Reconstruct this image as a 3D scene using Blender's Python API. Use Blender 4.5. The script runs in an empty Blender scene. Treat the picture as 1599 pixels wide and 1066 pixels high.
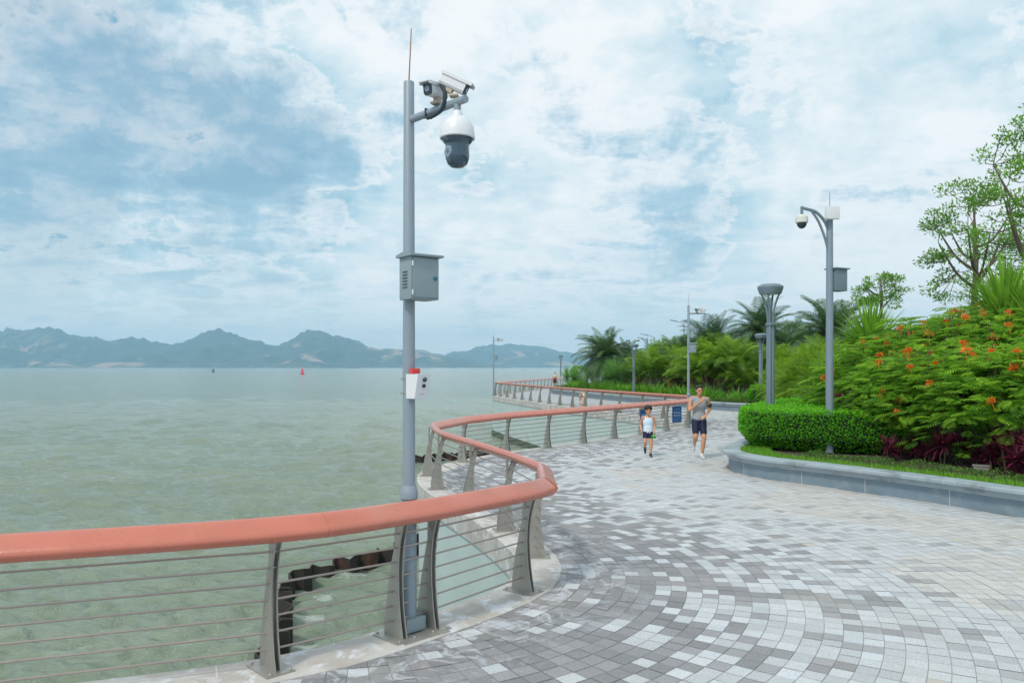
import bpy, bmesh, math, random
import numpy as np
from mathutils import Vector, Matrix, noise as mnoise
random.seed(7); rng = np.random.default_rng(7)
R = math.radians
scene = bpy.context.scene
col = scene.collection

# ------------------------------------------------------------------ camera
F = 1200.0; H = 2.2; HX = 799.5; HY = 573.0
cam_d = bpy.data.cameras.new("camera"); cam = bpy.data.objects.new("camera", cam_d); col.objects.link(cam)
cam.location = (0, 0, H); cam.rotation_euler = (R(90), 0, 0)
cam_d.sensor_width = 36; cam_d.lens = 36*F/1599; cam_d.shift_y = 40/1599
cam_d.clip_start = 0.1; cam_d.clip_end = 60000
scene.camera = cam

def G(x, y, z=0.0):            # ground point seen at a pixel (measuring aid only)
    Y = F*(H-z)/(y-HY); return ((x-HX)/F*Y, Y)
def PX(x, Y): return (x-HX)/F*Y
def PZ(y, Y): return H-(y-HY)*Y/F

# ------------------------------------------------------------------ light
SUN_EL, SUN_AZ = R(52), R(215)      # azimuth clockwise from +Y
sun_d = bpy.data.lights.new("sun", 'SUN'); sun = bpy.data.objects.new("sun", sun_d); col.objects.link(sun)
sun_d.energy = 2.1; sun_d.angle = R(8); sun_d.color = (1, .93, .83)
sv = Vector((math.sin(SUN_AZ)*math.cos(SUN_EL), math.cos(SUN_AZ)*math.cos(SUN_EL), math.sin(SUN_EL)))
sun.rotation_euler = sv.to_track_quat('Z', 'Y').to_euler()
scene.view_settings.view_transform = 'Standard'; scene.view_settings.look = 'None'
scene.view_settings.exposure = 0.08; scene.view_settings.gamma = 1.0
scene.cycles.volume_bounces = 1; scene.cycles.max_bounces = 8
scene.cycles.transparent_max_bounces = 12

class NT:
    def __init__(s, nt): s.nt = nt; s.N = nt.nodes; s.L = nt.links
    def n(s, t, **k):
        nd = s.N.new(t)
        for a, b in k.items(): setattr(nd, a, b)
        return nd
    def link(s, a, b): s.L.new(a, b)
    def put(s, sock, v):
        if hasattr(v, 'is_linked'): s.link(v, sock)
        else: sock.default_value = v
    def math(s, op, a, b=0.0, c=0.0, clamp=False):
        m = s.n('ShaderNodeMath', operation=op); m.use_clamp = clamp
        s.put(m.inputs[0], a); s.put(m.inputs[1], b); s.put(m.inputs[2], c); return m.outputs[0]
    def mix(s, f, a, b, blend='MIX'):
        m = s.n('ShaderNodeMix', data_type='RGBA', blend_type=blend)
        s.put(m.inputs[0], f); s.put(m.inputs[6], a if hasattr(a, 'is_linked') else (*a, 1)); s.put(m.inputs[7], b if hasattr(b, 'is_linked') else (*b, 1)); return m.outputs[2]
    def ramp(s, f, stops, interp='LINEAR'):
        r = s.n('ShaderNodeValToRGB'); s.put(r.inputs[0], f); e = r.color_ramp.elements; r.color_ramp.interpolation = interp
        while len(e) < len(stops): e.new(0.5)
        for i, (p, c) in enumerate(stops):
            e[i].position = p; e[i].color = (*c, 1) if len(c) == 3 else c
        return r.outputs[0]
    def noise(s, vec, scale, detail=4, rough=.5, dist=0.0, out=0):
        t = s.n('ShaderNodeTexNoise'); t.inputs['Scale'].default_value = scale; t.inputs['Detail'].default_value = detail
        t.inputs['Roughness'].default_value = rough; t.inputs['Distortion'].default_value = dist
        if vec is not None: s.link(vec, t.inputs['Vector'])
        return t.outputs[out]
    def mapr(s, v, a, b, c=0.0, d=1.0, smooth=True):
        m = s.n('ShaderNodeMapRange'); m.interpolation_type = 'SMOOTHSTEP' if smooth else 'LINEAR'
        s.put(m.inputs[0], v)
        for i, q in enumerate((a, b, c, d)): m.inputs[i+1].default_value = q
        return m.outputs[0]

world = bpy.data.worlds.new("World"); scene.world = world; world.use_nodes = True
w = NT(world.node_tree); w.N.clear()
wout = w.n('ShaderNodeOutputWorld'); bg = w.n('ShaderNodeBackground'); w.link(bg.outputs[0], wout.inputs[0])
SKY_K = 0.1
bg.inputs[1].default_value = SKY_K
sky = w.n('ShaderNodeTexSky', sky_type='NISHITA'); sky.sun_disc = False
sky.sun_elevation = SUN_EL; sky.sun_rotation = SUN_AZ; sky.air_density = 1.2; sky.dust_density = 1.5; sky.ozone_density = 1.5
tc = w.n('ShaderNodeTexCoord'); sep = w.n('ShaderNodeSeparateXYZ'); w.link(tc.outputs['Generated'], sep.inputs[0])
X_, Y_, Z_ = sep.outputs
zz = w.math('ADD', w.math('MAXIMUM', Z_, 0.0), 0.16)
cmb = w.n('ShaderNodeCombineXYZ'); w.link(w.math('DIVIDE', X_, zz), cmb.inputs[0]); w.link(w.math('DIVIDE', Y_, zz), cmb.inputs[1])
uv = cmb.outputs[0]
mp = w.n('ShaderNodeMapping'); w.link(uv, mp.inputs[0]); mp.inputs['Rotation'].default_value = (0, 0, R(35)); mp.inputs['Scale'].default_value = (1.0, 0.55, 1)
mp.inputs['Location'].default_value = (3.1, 1.7, 0)
nbig = w.noise(mp.outputs[0], 0.9, 5, .55, .4)
npuf = w.noise(uv, 2.3, 9, .58, .25)
nfine = w.noise(tc.outputs['Generated'], 9.0, 8, .6, .3)
nmid = w.noise(tc.outputs['Generated'], 3.4, 7, .55, .5)
nvf = w.noise(uv, 7.0, 8, .62, .2)
sh = w.math('ADD', w.math('MULTIPLY', nbig, .7), w.math('MULTIPLY', npuf, 1.0))
sh = w.math('ADD', sh, w.math('MULTIPLY', nvf, .4))
sh = w.math('ADD', sh, w.math('MULTIPLY', nfine, .8))
sh = w.math('ADD', sh, w.math('MULTIPLY', nmid, .7))
sh = w.math('ADD', w.math('MULTIPLY', w.math('SUBTRACT', sh, 1.8), 1.35), .66)
# big cloud masses and gaps of this sky, fixed by compass direction
warp = w.n('ShaderNodeVectorMath', operation='ADD'); w.link(tc.outputs['Generated'], warp.inputs[0])
wn = w.n('ShaderNodeVectorMath', operation='SCALE'); w.link(w.noise(tc.outputs['Generated'], 5.0, 5, .6, 0, 1), wn.inputs[0]); wn.inputs['Scale'].default_value = 0.22
wsub = w.n('ShaderNodeVectorMath', operation='SUBTRACT'); w.link(wn.outputs[0], wsub.inputs[0]); wsub.inputs[1].default_value = (.11, .11, .11)
w.link(wsub.outputs[0], warp.inputs[1])
for (px, py, rad, amt) in [(120, 170, .30, -.42), (0, 40, .22, -.35), (20, 400, .15, -.75), (330, 250, .18, -.35), (1150, 240, .15, -.2),
                           (1060, 330, .14, -.2), (830, 30, .07, -.5), (1100, 140, .12, -.08), (420, 330, .22, -.18), (600, 220, .12, -.2), (390, 500, .16, -.15),
                           (720, 110, .18, .3), (430, 50, .16, .28), (200, 385, .1, .4), (1420, 400, .3, .28), (1450, 120, .22, .08), (930, 110, .13, .25),
                           (980, 390, .10, -.12), (700, 440, .16, .10), (960, 240, .12, .22), (1300, 60, .14, -.15), (1180, 60, .1, .15), (600, 440, .10, .15)]:
    d = Vector(((px-HX)/F, 1, (HY-py)/F)).normalized()
    v = w.n('ShaderNodeVectorMath', operation='DISTANCE'); w.link(warp.outputs[0], v.inputs[0]); v.inputs[1].default_value = d
    sh = w.math('ADD', sh, w.mapr(v.outputs['Value'], 0.0, rad*1.25, amt*1.0, 0.0))
ccol = w.ramp(sh, [(0.0, (.22, .46, .62)), (.25, (.36, .59, .72)), (.5, (.56, .73, .82)), (.75, (.74, .84, .89)), (1.0, (.92, .945, .96))])
mp2 = w.n('ShaderNodeMapping'); w.link(uv, mp2.inputs[0]); mp2.inputs['Rotation'].default_value = (0, 0, R(-28)); mp2.inputs['Scale'].default_value = (.8, 1.25, 1); mp2.inputs['Location'].default_value = (.4, 5.2, 0)
wv2 = w.n('ShaderNodeVectorMath', operation='SCALE'); w.link(w.noise(uv, 3.0, 8, .6, 0, 1), wv2.inputs[0]); wv2.inputs['Scale'].default_value = .5
wv3 = w.n('ShaderNodeVectorMath', operation='ADD'); w.link(mp2.outputs[0], wv3.inputs[0]); w.link(wv2.outputs[0], wv3.inputs[1])
cl = w.noise(wv3.outputs[0], 1.7, 15, .60, .0)
cl2 = w.noise(warp.outputs[0], 6.0, 14, .62, .0)
clv = w.math('ADD', w.math('MULTIPLY', cl, .55), w.math('MULTIPLY', cl2, .45))
clv = w.math('ADD', w.math('MULTIPLY', w.math('SUBTRACT', clv, .515), 1.35), .515)
clv = w.math('ADD', clv, w.math('MULTIPLY', w.math('SUBTRACT', .55, sh), .15))
cm = w.mapr(clv, .455, .515)
ccl = w.ramp(clv, [(.46, (.95, .96, .97)), (.52, (.86, .90, .93)), (.56, (.68, .79, .86)), (.61, (.42, .61, .74)), (.70, (.30, .50, .65))])
ccol = w.mix(w.math('MULTIPLY', cm, w.mapr(sh, .05, .9, .7, .95)), ccol, ccl)
wisp = w.mapr(w.noise(mp.outputs[0], 5.5, 12, .66, .6), .50, .66, 0, .25)
ccol = w.mix(wisp, ccol, (.90, .94, .96))
cscale = w.n('ShaderNodeVectorMath', operation='SCALE'); w.link(ccol, cscale.inputs[0]); cscale.inputs['Scale'].default_value = .99/SKY_K
cover = w.mapr(sh, -.1, .45, .72, 1.0)
skyc = w.mix(cover, sky.outputs[0], cscale.outputs[0])
hz = w.mapr(Z_, 0.0, 0.17, 0.75, 0.0)
hcol = tuple(c/SKY_K for c in (.95, .945, .94))
skyc = w.mix(hz, skyc, hcol)
w.link(skyc, bg.inputs[0])

# ------------------------------------------------------------------ materials
MATS = {}
def newmat(name):
    m = bpy.data.materials.new(name); m.use_nodes = True; t = NT(m.node_tree); t.N.clear()
    out = t.n('ShaderNodeOutputMaterial'); MATS[name] = m; return m, t, out
def simple(name, c, rough=.5, metal=0.0, var=.12, vscale=8.0, bump=0.0, bscale=60.0, c2=None, cov=(.45, .65), coat=0.0, spec=.5):
    m, t, out = newmat(name); p = t.n('ShaderNodeBsdfPrincipled'); t.link(p.outputs[0], out.inputs[0])
    g = t.n('ShaderNodeNewGeometry'); n = t.noise(g.outputs['Position'], vscale, 6, .6)
    lo = tuple(max(0, q*(1-var)) for q in c); hi = tuple(min(1, q*(1+var)) for q in c)
    cc = t.mix(n, lo, hi)
    if c2:
        n2 = t.noise(g.outputs['Position'], vscale*.37, 7, .65, .3)
        cc = t.mix(t.mapr(n2, cov[0], cov[1]), cc, c2)
    t.link(cc, p.inputs['Base Color']); p.inputs['Metallic'].default_value = metal
    t.link(t.mapr(n, .3, .7, max(0, rough-.08), min(1, rough+.08)), p.inputs['Roughness'])
    p.inputs['Coat Weight'].default_value = coat; p.inputs['Specular IOR Level'].default_value = spec
    if bump:
        b = t.n('ShaderNodeBump'); b.inputs['Strength'].default_value = bump; b.inputs['Distance'].default_value = .01
        t.link(t.noise(g.outputs['Position'], bscale, 5, .6), b.inputs['Height']); t.link(b.outputs[0], p.inputs['Normal'])
    return m
def foliage(name, dark, light, trans=.35, rough=.45, spec=.35):
    m, t, out = newmat(name); p = t.n('ShaderNodeBsdfPrincipled'); tr = t.n('ShaderNodeBsdfTranslucent'); mx = t.n('ShaderNodeMixShader')
    a = t.n('ShaderNodeAttribute'); a.attribute_name = 'tint'; oi = t.n('ShaderNodeObjectInfo')
    f = t.math('ADD', a.outputs['Fac'], t.math('MULTIPLY', t.math('SUBTRACT', oi.outputs['Random'], .5), .3), clamp=True)
    c = t.mix(f, dark, light)
    t.link(c, p.inputs['Base Color']); p.inputs['Roughness'].default_value = rough; p.inputs['Specular IOR Level'].default_value = spec
    t.link(t.mix(.5, c, light), tr.inputs[0])
    mx.inputs[0].default_value = trans; t.link(p.outputs[0], mx.inputs[1]); t.link(tr.outputs[0], mx.inputs[2]); t.link(mx.outputs[0], out.inputs[0])
    return m
M_post = simple('stainless_grey', (.38, .37, .335), .42, .55, .12, 5, .15, 120)
M_rod = simple('rod_steel', (.38, .325, .29), .4, .6, .15, 9)
M_rail = simple('red_wood_rail', (.54, .17, .115), .30, 0, .13, 3.5, .2, 45, c2=(.54, .21, .15), cov=(.5, .75), coat=.2)
M_pole = simple('pole_grey', (.27, .33, .38), .5, .15, .08, 3, .05, 80)
M_pole2 = simple('pole_blue_grey', (.20, .26, .315), .5, .15, .08, 3, .05, 80)
M_lamp = simple('lamp_grey', (.18, .24, .285), .5, .2, .08, 3)
M_lampdark = simple('lamp_dark', (.05, .07, .085), .45, .2, .08, 3)
M_box = simple('box_grey', (.25, .32, .35), .45, .15, .06, 4)
M_white = simple('white_paint', (.72, .74, .76), .42, 0, .05, 6)
M_cream = simple('cream_paint', (.66, .66, .60), .42, 0, .05, 6)
M_black = simple('black_plastic', (.03, .045, .055), .3, 0, .2, 6)
M_rubber = simple('black_cable', (.02, .04, .055), .5, 0, .2, 6)
M_dome = simple('smoked_dome', (.035, .075, .11), .12, 0, .1, 6, coat=.6)
M_lens = simple('lens_glass', (.16, .24, .32), .08, 0, .1, 9, coat=1)
M_red = simple('red_plastic', (.62, .03, .03), .3, 0, .1, 6, coat=.3)
M_brass = simple('bracket_worn', (.45, .38, .30), .5, .3, .25, 30)
M_rust = simple('rod_rust', (.30, .16, .11), .6, .3, .25, 30)
M_teal = simple('lock_teal', (.02, .16, .19), .3, 0, .1, 6)
M_wall = simple('seawall_concrete', (.47, .56, .55), .75, 0, .10, 1.3, .3, 12, c2=(.40, .46, .42), cov=(.5, .8))
M_granite = simple('planter_granite', (.17, .235, .285), .6, 0, .22, 7, .2, 90, c2=(.23, .285, .315), cov=(.45, .7))
M_cap = simple('cap_granite', (.33, .40, .44), .5, 0, .14, 5, .2, 90, c2=(.22, .27, .29), cov=(.5, .65))
M_joint = simple('grout', (.55, .52, .46), .8)
M_soil = simple('soil', (.07, .055, .04), .9, 0, .3, 6, .5, 30)
M_lawn = simple('lawn_ground', (.05, .11, .02), .9, 0, .3, 6, .5, 30)
M_bark = simple('bark', (.13, .10, .075), .85, 0, .3, 12, .6, 40)
M_pbark = simple('palm_bark', (.20, .17, .13), .85, 0, .3, 12, .6, 40)
M_pile = simple('rusty_pile', (.035, .03, .025), .8, 0, .4, 4, .6, 20, c2=(.10, .035, .02), cov=(.55, .66))
M_slime = simple('slime', (.05, .075, .04), .7, 0, .4, 2.5, .6, 14)
M_skin = simple('skin', (.56, .27, .15), .5, 0, .06, 20)
M_skinb = simple('skin_boy', (.58, .30, .18), .5, 0, .06, 20)
M_hair = simple('black_hair', (.012, .009, .009), .5, 0, .3, 60, .6, 180)
M_shirt = simple('grey_shirt', (.31, .33, .35), .85, 0, .08, 25, .5, 30)
M_vest = simple('white_vest', (.62, .72, .82), .85, 0, .06, 25, .5, 30)
M_navy = simple('navy_cloth', (.006, .010, .045), .7, 0, .1, 25, .3, 40)
M_shoe = simple('pale_shoe', (.55, .52, .50), .6, 0, .1, 30)
M_shoeb = simple('black_shoe', (.02, .022, .03), .6, 0, .1, 30)
M_lime = simple('lime_plastic', (.10, .50, .05), .4, 0, .1, 30)
M_sign = simple('sign_blue', (.01, .12, .34), .45, 0, .08, 12)
M_signw = simple('sign_white', (.55, .65, .78), .5)
M_orange = simple('ring_orange', (.62, .30, .14), .5, 0, .1, 10)
M_buoyg = simple('buoy_green', (.01, .12, .09), .5)
M_buoyr = simple('buoy_red', (.75, .03, .06), .5)
M_ship = simple('ship_hull', (.12, .10, .10), .6)
M_maroon = simple('maroon_cloth', (.12, .02, .06), .8)
M_stone = simple('pale_stone', (.22, .215, .19), .8, 0, .12, 20)

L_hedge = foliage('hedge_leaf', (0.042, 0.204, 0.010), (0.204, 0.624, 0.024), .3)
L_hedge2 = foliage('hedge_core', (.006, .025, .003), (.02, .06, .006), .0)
L_pea = foliage('peacock_leaf', (.04, .19, .03), (.38, .66, .05), .42)
L_flower = foliage('orange_petal', (.75, .10, .015), (.95, .34, .03), .3)
L_cord = foliage('cordyline_leaf', (.05, .012, .025), (.34, .045, .10), .3)
L_fan = foliage('fan_leaf', (.05, .19, .018), (.27, .50, .05), .35)
L_palm = foliage('palm_leaf', (.02, .07, .03), (.17, .29, .11), .28)
L_areca = foliage('areca_leaf', (.02, .10, .014), (.34, .56, .04), .4)
L_yuc = foliage('spiky_leaf', (0.065, 0.221, 0.058), (0.286, 0.520, 0.130), .35)
L_lily = foliage('lily_leaf', (0.055, 0.220, 0.018), (0.264, 0.572, 0.044), .38)
L_tree = foliage('tree_leaf', (0.044, 0.150, 0.025), (0.275, 0.525, 0.075), .42)
L_bush = foliage('bush_leaf', (0.042, 0.180, 0.021), (0.240, 0.540, 0.053), .38)
L_ybush = foliage('lime_bush_leaf', (.04, .17, .012), (.40, .62, .035), .4)
L_cover = foliage('cover_leaf', (0.030, 0.090, 0.015), (0.150, 0.285, 0.045), .3)
L_grass = foliage('grass_blade', (.07, .26, .015), (.24, .52, .04), .35)
L_dry = foliage('dry_frond', (.14, .08, .03), (.32, .22, .09), .3)

# ------------------------------------------------------------------ helpers
def tag(o, label=None, cat=None, group=None, kind=None):
    if label: o['label'] = label
    if cat: o['category'] = cat
    if group: o['group'] = group
    if kind: o['kind'] = kind
    return o
def empty(name, loc=(0, 0, 0), rz=0.0, label=None, cat=None, group=None):
    o = bpy.data.objects.new(name, None); col.objects.link(o); o.location = loc; o.rotation_euler = (0, 0, rz); o.empty_display_size = .1
    return tag(o, label, cat, group)
def copy_tree(o, parent=None):
    c = o.copy(); col.objects.link(c); c.parent = parent
    for ch in list(o.children): copy_tree(ch, c)
    return c
def frame(d):
    d = Vector(d).normalized(); up = Vector((0, 0, 1)) if abs(d.z) < .95 else Vector((0, 1, 0))
    s = d.cross(up).normalized(); u = s.cross(d).normalized(); return d, s, u
class MB:
    def __init__(s): s.v = []; s.f = []; s.mi = []; s.t = []
    def add(s, vs, fs, mi=0, t=.5):
        b = len(s.v); s.v += [tuple(q) for q in vs]; s.f += [tuple(i+b for i in f) for f in fs]; s.mi += [mi]*len(fs); s.t += [t]*len(fs)
    def box(s, c, sz, rz=0.0, bev=0.0, mi=0, M=None):
        bm = bmesh.new(); bmesh.ops.create_cube(bm, size=1); bmesh.ops.scale(bm, vec=sz, verts=bm.verts)
        if bev: bmesh.ops.bevel(bm, geom=list(bm.edges), offset=bev, segments=2, affect='EDGES', profile=.7)
        m = Matrix.Translation(c) @ (M.to_4x4() if M else Matrix.Rotation(rz, 4, 'Z'))
        bm.transform(m); bm.verts.index_update(); s.add([v.co for v in bm.verts], [[v.index for v in f.verts] for f in bm.faces], mi); bm.free()
    def tube(s, pts, r, n=12, mi=0, caps=True, sx=1.0, t=.5):
        pts = [Vector(p) for p in pts]; k = len(pts); rs = r if isinstance(r, (list, tuple)) else [r]*k
        prev = None; vs = []
        for i, p in enumerate(pts):
            d = (pts[min(i+1, k-1)]-pts[max(i-1, 0)]).normalized()
            if prev is None: _, a, b = frame(d)
            else:
                a = (prev-d*prev.dot(d)).normalized(); b = a.cross(d).normalized()*-1; b = d.cross(a).normalized()
            prev = a; b = d.cross(a).normalized()
            for j in range(n):
                th = 2*math.pi*j/n; vs.append(p+a*math.cos(th)*rs[i]*sx+b*math.sin(th)*rs[i])
        fs = [(i*n+j, i*n+(j+1) % n, (i+1)*n+(j+1) % n, (i+1)*n+j) for i in range(k-1) for j in range(n)]
        if caps: fs += [tuple(reversed(range(n))), tuple(range((k-1)*n, k*n))]
        s.add(vs, fs, mi, t)
    def lathe(s, prof, c=(0, 0, 0), n=24, mi=0, M=None):
        vs = []; k = len(prof)
        for (r, z) in prof:
            for j in range(n):
                th = 2*math.pi*j/n; v = Vector((r*math.cos(th), r*math.sin(th), z)); v = (M @ v) if M else v; vs.append(v+Vector(c))
        fs = [(i*n+j, i*n+(j+1) % n, (i+1)*n+(j+1) % n, (i+1)*n+j) for i in range(k-1) for j in range(n)]
        fs += [tuple(reversed(range(n))), tuple(range((k-1)*n, k*n))]
        s.add(vs, fs, mi)
    def ell(s, c, r, n=16, mi=0, M=None):
        prof = [(max(1e-3, math.sin(math.pi*i/n)), -math.cos(math.pi*i/n)) for i in range(n+1)]
        S = Matrix.Diagonal(r); MM = (M @ S) if M else S
        s.lathe(prof, c, n, mi, MM)
    def prism(s, poly, O, a, b, n, th, mi=0):       # polygon in (a,b) plane at O, thickness th along n (centred)
        O, a, b, n = map(Vector, (O, a, b, n)); k = len(poly)
        vs = [O+a*x+b*y-n*th/2 for x, y in poly]+[O+a*x+b*y+n*th/2 for x, y in poly]
        fs = [tuple(reversed(range(k))), tuple(range(k, 2*k))]+[(i, (i+1) % k, k+(i+1) % k, k+i) for i in range(k)]
        s.add(vs, fs, mi)
    def sweep(s, path, prof, closed=False, mi=0, caps=True, zs=None, sub=None, gap=0.0):
        """profile (n, z) swept along a 2D path; n is to the left of travel"""
        k = len(path); m = len(prof); vs = []
        for i in range(k):
            if closed: p0, p1, p2 = path[i-1], path[i], path[(i+1) % k]
            else: p0, p1, p2 = path[max(i-1, 0)], path[i], path[min(i+1, k-1)]
            d1 = Vector((p1[0]-p0[0], p1[1]-p0[1])); d2 = Vector((p2[0]-p1[0], p2[1]-p1[1]))
            if d1.length < 1e-6: d1 = d2
            if d2.length < 1e-6: d2 = d1
            d1.normalize(); d2.normalize(); n1 = Vector((-d1.y, d1.x)); n2 = Vector((-d2.y, d2.x)); nn = (n1+n2)
            if nn.length < .2: nn = n1.copy()
            nn.normalize(); sc = 1/max(.5, nn.dot(n1)); z0 = zs[i] if zs else 0
            for (a, z) in prof: vs.append((p1[0]+nn.x*a*sc, p1[1]+nn.y*a*sc, z+z0))
        if sub:
            vs = vs[sub[0]*m:(sub[1]+1)*m]; k = sub[1]-sub[0]+1
            if gap: d = (Vector(vs[m])-Vector(vs[0])).normalized()*gap; vs[:m] = [tuple(Vector(q)+d) for q in vs[:m]]
        rng_ = range(k if closed else k-1)
        fs = [(i*m+j, ((i+1) % k)*m+j, ((i+1) % k)*m+(j+1) % m, i*m+(j+1) % m) for i in rng_ for j in range(m)]
        if caps and not closed: fs += [tuple(range(m)), tuple(reversed(range((k-1)*m, k*m)))]
        s.add(vs, fs, mi)
    def build(s, name, mats, parent=None, smooth=True, ang=35, tint=False):
        me = bpy.data.meshes.new(name); me.from_pydata(s.v, [], s.f); me.update()
        mats = mats if isinstance(mats, (list, tuple)) else [mats]
        for m in mats: me.materials.append(m)
        if len(mats) > 1: me.polygons.foreach_set('material_index', s.mi)
        if tint:
            a = me.attributes.new('tint', 'FLOAT', 'FACE'); a.data.foreach_set('value', s.t)
        else:
            bm = bmesh.new(); bm.from_mesh(me); bmesh.ops.recalc_face_normals(bm, faces=bm.faces); bm.to_mesh(me); bm.free()
            if smooth:
                me.polygons.foreach_set('use_smooth', [True]*len(me.polygons)); me.set_sharp_from_angle(angle=R(ang))
        o = bpy.data.objects.new(name, me); col.objects.link(o)
        if parent: o.parent = parent
        return o
def catmull(pts, step=.25, closed=False):
    P = [Vector(p) for p in pts]; out = []; n = len(P)
    for i in range(n if closed else n-1):
        if closed: a, b, c, d = P[i-1], P[i], P[(i+1) % n], P[(i+2) % n]
        else: a, b, c, d = P[max(i-1, 0)], P[i], P[i+1], P[min(i+2, n-1)]
        k = max(1, int((c-b).length/step))
        for j in range(k):
            t = j/k; out.append(.5*((2*b)+(c-a)*t+(2*a-5*b+4*c-d)*t*t+(3*b-a-3*c+d)*t**3))
    if not closed: out.append(P[-1])
    return out
def inpoly(x, y, poly):
    c = False; n = len(poly); j = n-1
    for i in range(n):
        xi, yi = poly[i][0], poly[i][1]; xj, yj = poly[j][0], poly[j][1]
        if (yi > y) != (yj > y) and x < (xj-xi)*(y-yi)/(yj-yi)+xi: c = not c
        j = i
    return c
def np_inpoly(x, y, poly):
    c = np.zeros(len(x), bool); n = len(poly); j = n-1
    for i in range(n):
        xi, yi = poly[i][0], poly[i][1]; xj, yj = poly[j][0], poly[j][1]
        if yi != yj:
            c ^= ((yi > y) != (yj > y)) & (x < (xj-xi)*(y-yi)/(yj-yi)+xi)
        j = i
    return c
def np_dist(x, y, path):
    d = np.full(len(x), 1e9)
    for i in range(len(path)-1):
        ax, ay = path[i][0], path[i][1]; bx, by = path[i+1][0]-ax, path[i+1][1]-ay; L = bx*bx+by*by+1e-9
        t = np.clip(((x-ax)*bx+(y-ay)*by)/L, 0, 1); d = np.minimum(d, np.hypot(x-ax-bx*t, y-ay-by*t))
    return d
def flat_poly(name, pts, z, mat, kind='structure'):
    bm = bmesh.new(); vs = [bm.verts.new((p[0], p[1], z)) for p in pts]; f = bm.faces.new(vs)
    bmesh.ops.triangulate(bm, faces=[f]); bmesh.ops.recalc_face_normals(bm, faces=bm.faces)
    if bm.faces[:][0].normal.z < 0: bmesh.ops.reverse_faces(bm, faces=bm.faces)
    me = bpy.data.meshes.new(name); bm.to_mesh(me); bm.free(); me.materials.append(mat)
    o = bpy.data.objects.new(name, me); col.objects.link(o); o['kind'] = kind; return o

# ------------------------------------------------------------------ the sea edge (post line), travelled with the sea on the left
POSTS = {
 'near': [(-7.4, 4.25), (-5.55, 4.45), (-3.72, 4.86), (-1.75, 5.57), (-.94, 6.22), (-.70, 6.46), (.11, 7.51)],
 'back': [(.27, 8.86), (-.08, 10.31), (-.66, 11.95), (-1.33, 13.75), (-1.68, 15.45)],
 'long': [(-1.14, 17.7), (-.14, 19.4), (.96, 20.8), (2.06, 22.2), (3.13, 23.55), (4.2, 24.95), (5.3, 26.4), (6.35, 27.8)],
 'far': [(7.1, 30.8), (6.45, 32.7), (5.8, 34.5), (5.1, 36.5), (4.45, 38.4), (3.85, 40.2), (3.3, 41.9), (2.74, 43.8), (2.22, 45.6), (1.72, 47.5), (1.2, 49.4), (.68, 51.2), (.17, 53.1), (-.34, 55.0), (-.86, 57.2), (-1.3, 59.3)],
}
ff = []
for i in range(19):
    t = i/18; ff.append((-1.05+(6.9+1.05)*t, 61.2+(94-61.2)*t))
POSTS['farther'] = ff
EDGE_K = [(-60, 1), (-20, 3.3), (-8, 4.1)]+POSTS['near'][:4]+[(-.82, 6.34), (-.02, 7.33), (.25, 8.0), (.28, 8.86)]+POSTS['back'][1:4]+[(-1.64, 15.2), (-1.62, 16.2)]+POSTS['long'] + [(6.95, 28.8), (7.2, 29.8)]+POSTS['far'][:-1]+[(-1.25, 59.0), (-1.3, 60.0), (-1.0, 61.2)]+ff[3::3]+[(11, 108), (20, 130), (60, 170), (260, 230)]
EDGE = [(p.x, p.y) for p in catmull([Vector((a, b)) for a, b in EDGE_K], .35)]
DECK = EDGE+[(260, -60), (-60, -60)]

def offset_path(path, d):
    out = []
    for i in range(len(path)):
        a = Vector(path[max(i-1, 0)]); b = Vector(path[min(i+1, len(path)-1)]); t = (b-a).normalized()
        out.append((path[i][0]-t.y*d, path[i][1]+t.x*d))
    return out

m, t, out = newmat('deck_base'); p = t.n('ShaderNodeBsdfPrincipled'); t.link(p.outputs[0], out.inputs[0])
g = t.n('ShaderNodeNewGeometry')
br = t.n('ShaderNodeTexBrick'); t.link(g.outputs['Position'], br.inputs[0]); br.inputs['Scale'].default_value = 1; br.inputs['Brick Width'].default_value = .4
br.inputs['Row Height'].default_value = .2; br.inputs['Mortar Size'].default_value = .008
br.inputs['Color1'].default_value = (.46, .50, .53, 1); br.inputs['Color2'].default_value = (.40, .44, .47, 1); br.inputs['Mortar'].default_value = (.25, .26, .26, 1)
s_ = t.n('ShaderNodeSeparateXYZ'); t.link(g.outputs['Position'], s_.inputs[0])
t.link(t.mix(t.mapr(s_.outputs[1], 47, 47.2), (.33, .335, .335), br.outputs[0]), p.inputs['Base Color']); p.inputs['Roughness'].default_value = .75
flat_poly('ground', DECK, 0.0, MATS['deck_base'])

# paving stones : rings about the head of the first bay
CX, CY = -1.7, 8.3
ringw = .150
near_path = [q for q in EDGE if q[1] < 66]
# planter outlines (base of wall), needed to keep stones out
PL_K = [(14.5, 5.5), (11.0, 7.8), (9.2, 9.4), (8.3, 10.3), (7.46, 11.2), (6.95, 12.2), (6.35, 13.2), (5.67, 14.2), (5.08, 14.95), (4.74, 15.7), (4.66, 16.4), (4.85, 17.1), (5.4, 18.2), (6.3, 19.8), (8.4, 23.5), (12, 27.5), (18, 29.5), (30, 30), (60, 29)]
PL = [(q.x, q.y) for q in catmull([Vector(a) for a in PL_K], .3)]
PLP = PL+[(60, -40), (20, -40)]
FP_K = [(60, 38), (40, 36.5), (20, 35.2), (14, 36), (11.6, 37.7), (10.3, 39.6), (8.1, 45.5), (5.8, 52.8), (4.5, 58.5), (3.4, 63.5), (3.5, 66), (4.6, 70), (8, 86), (12.5, 104), (20, 122), (60, 160), (200, 200)]
FP = [(q.x, q.y) for q in catmull([Vector(a) for a in FP_K], .6)]
FPP = FP+[(200, 60)]
quads = []; info = []
R_ = .5; ring = 0
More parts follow.
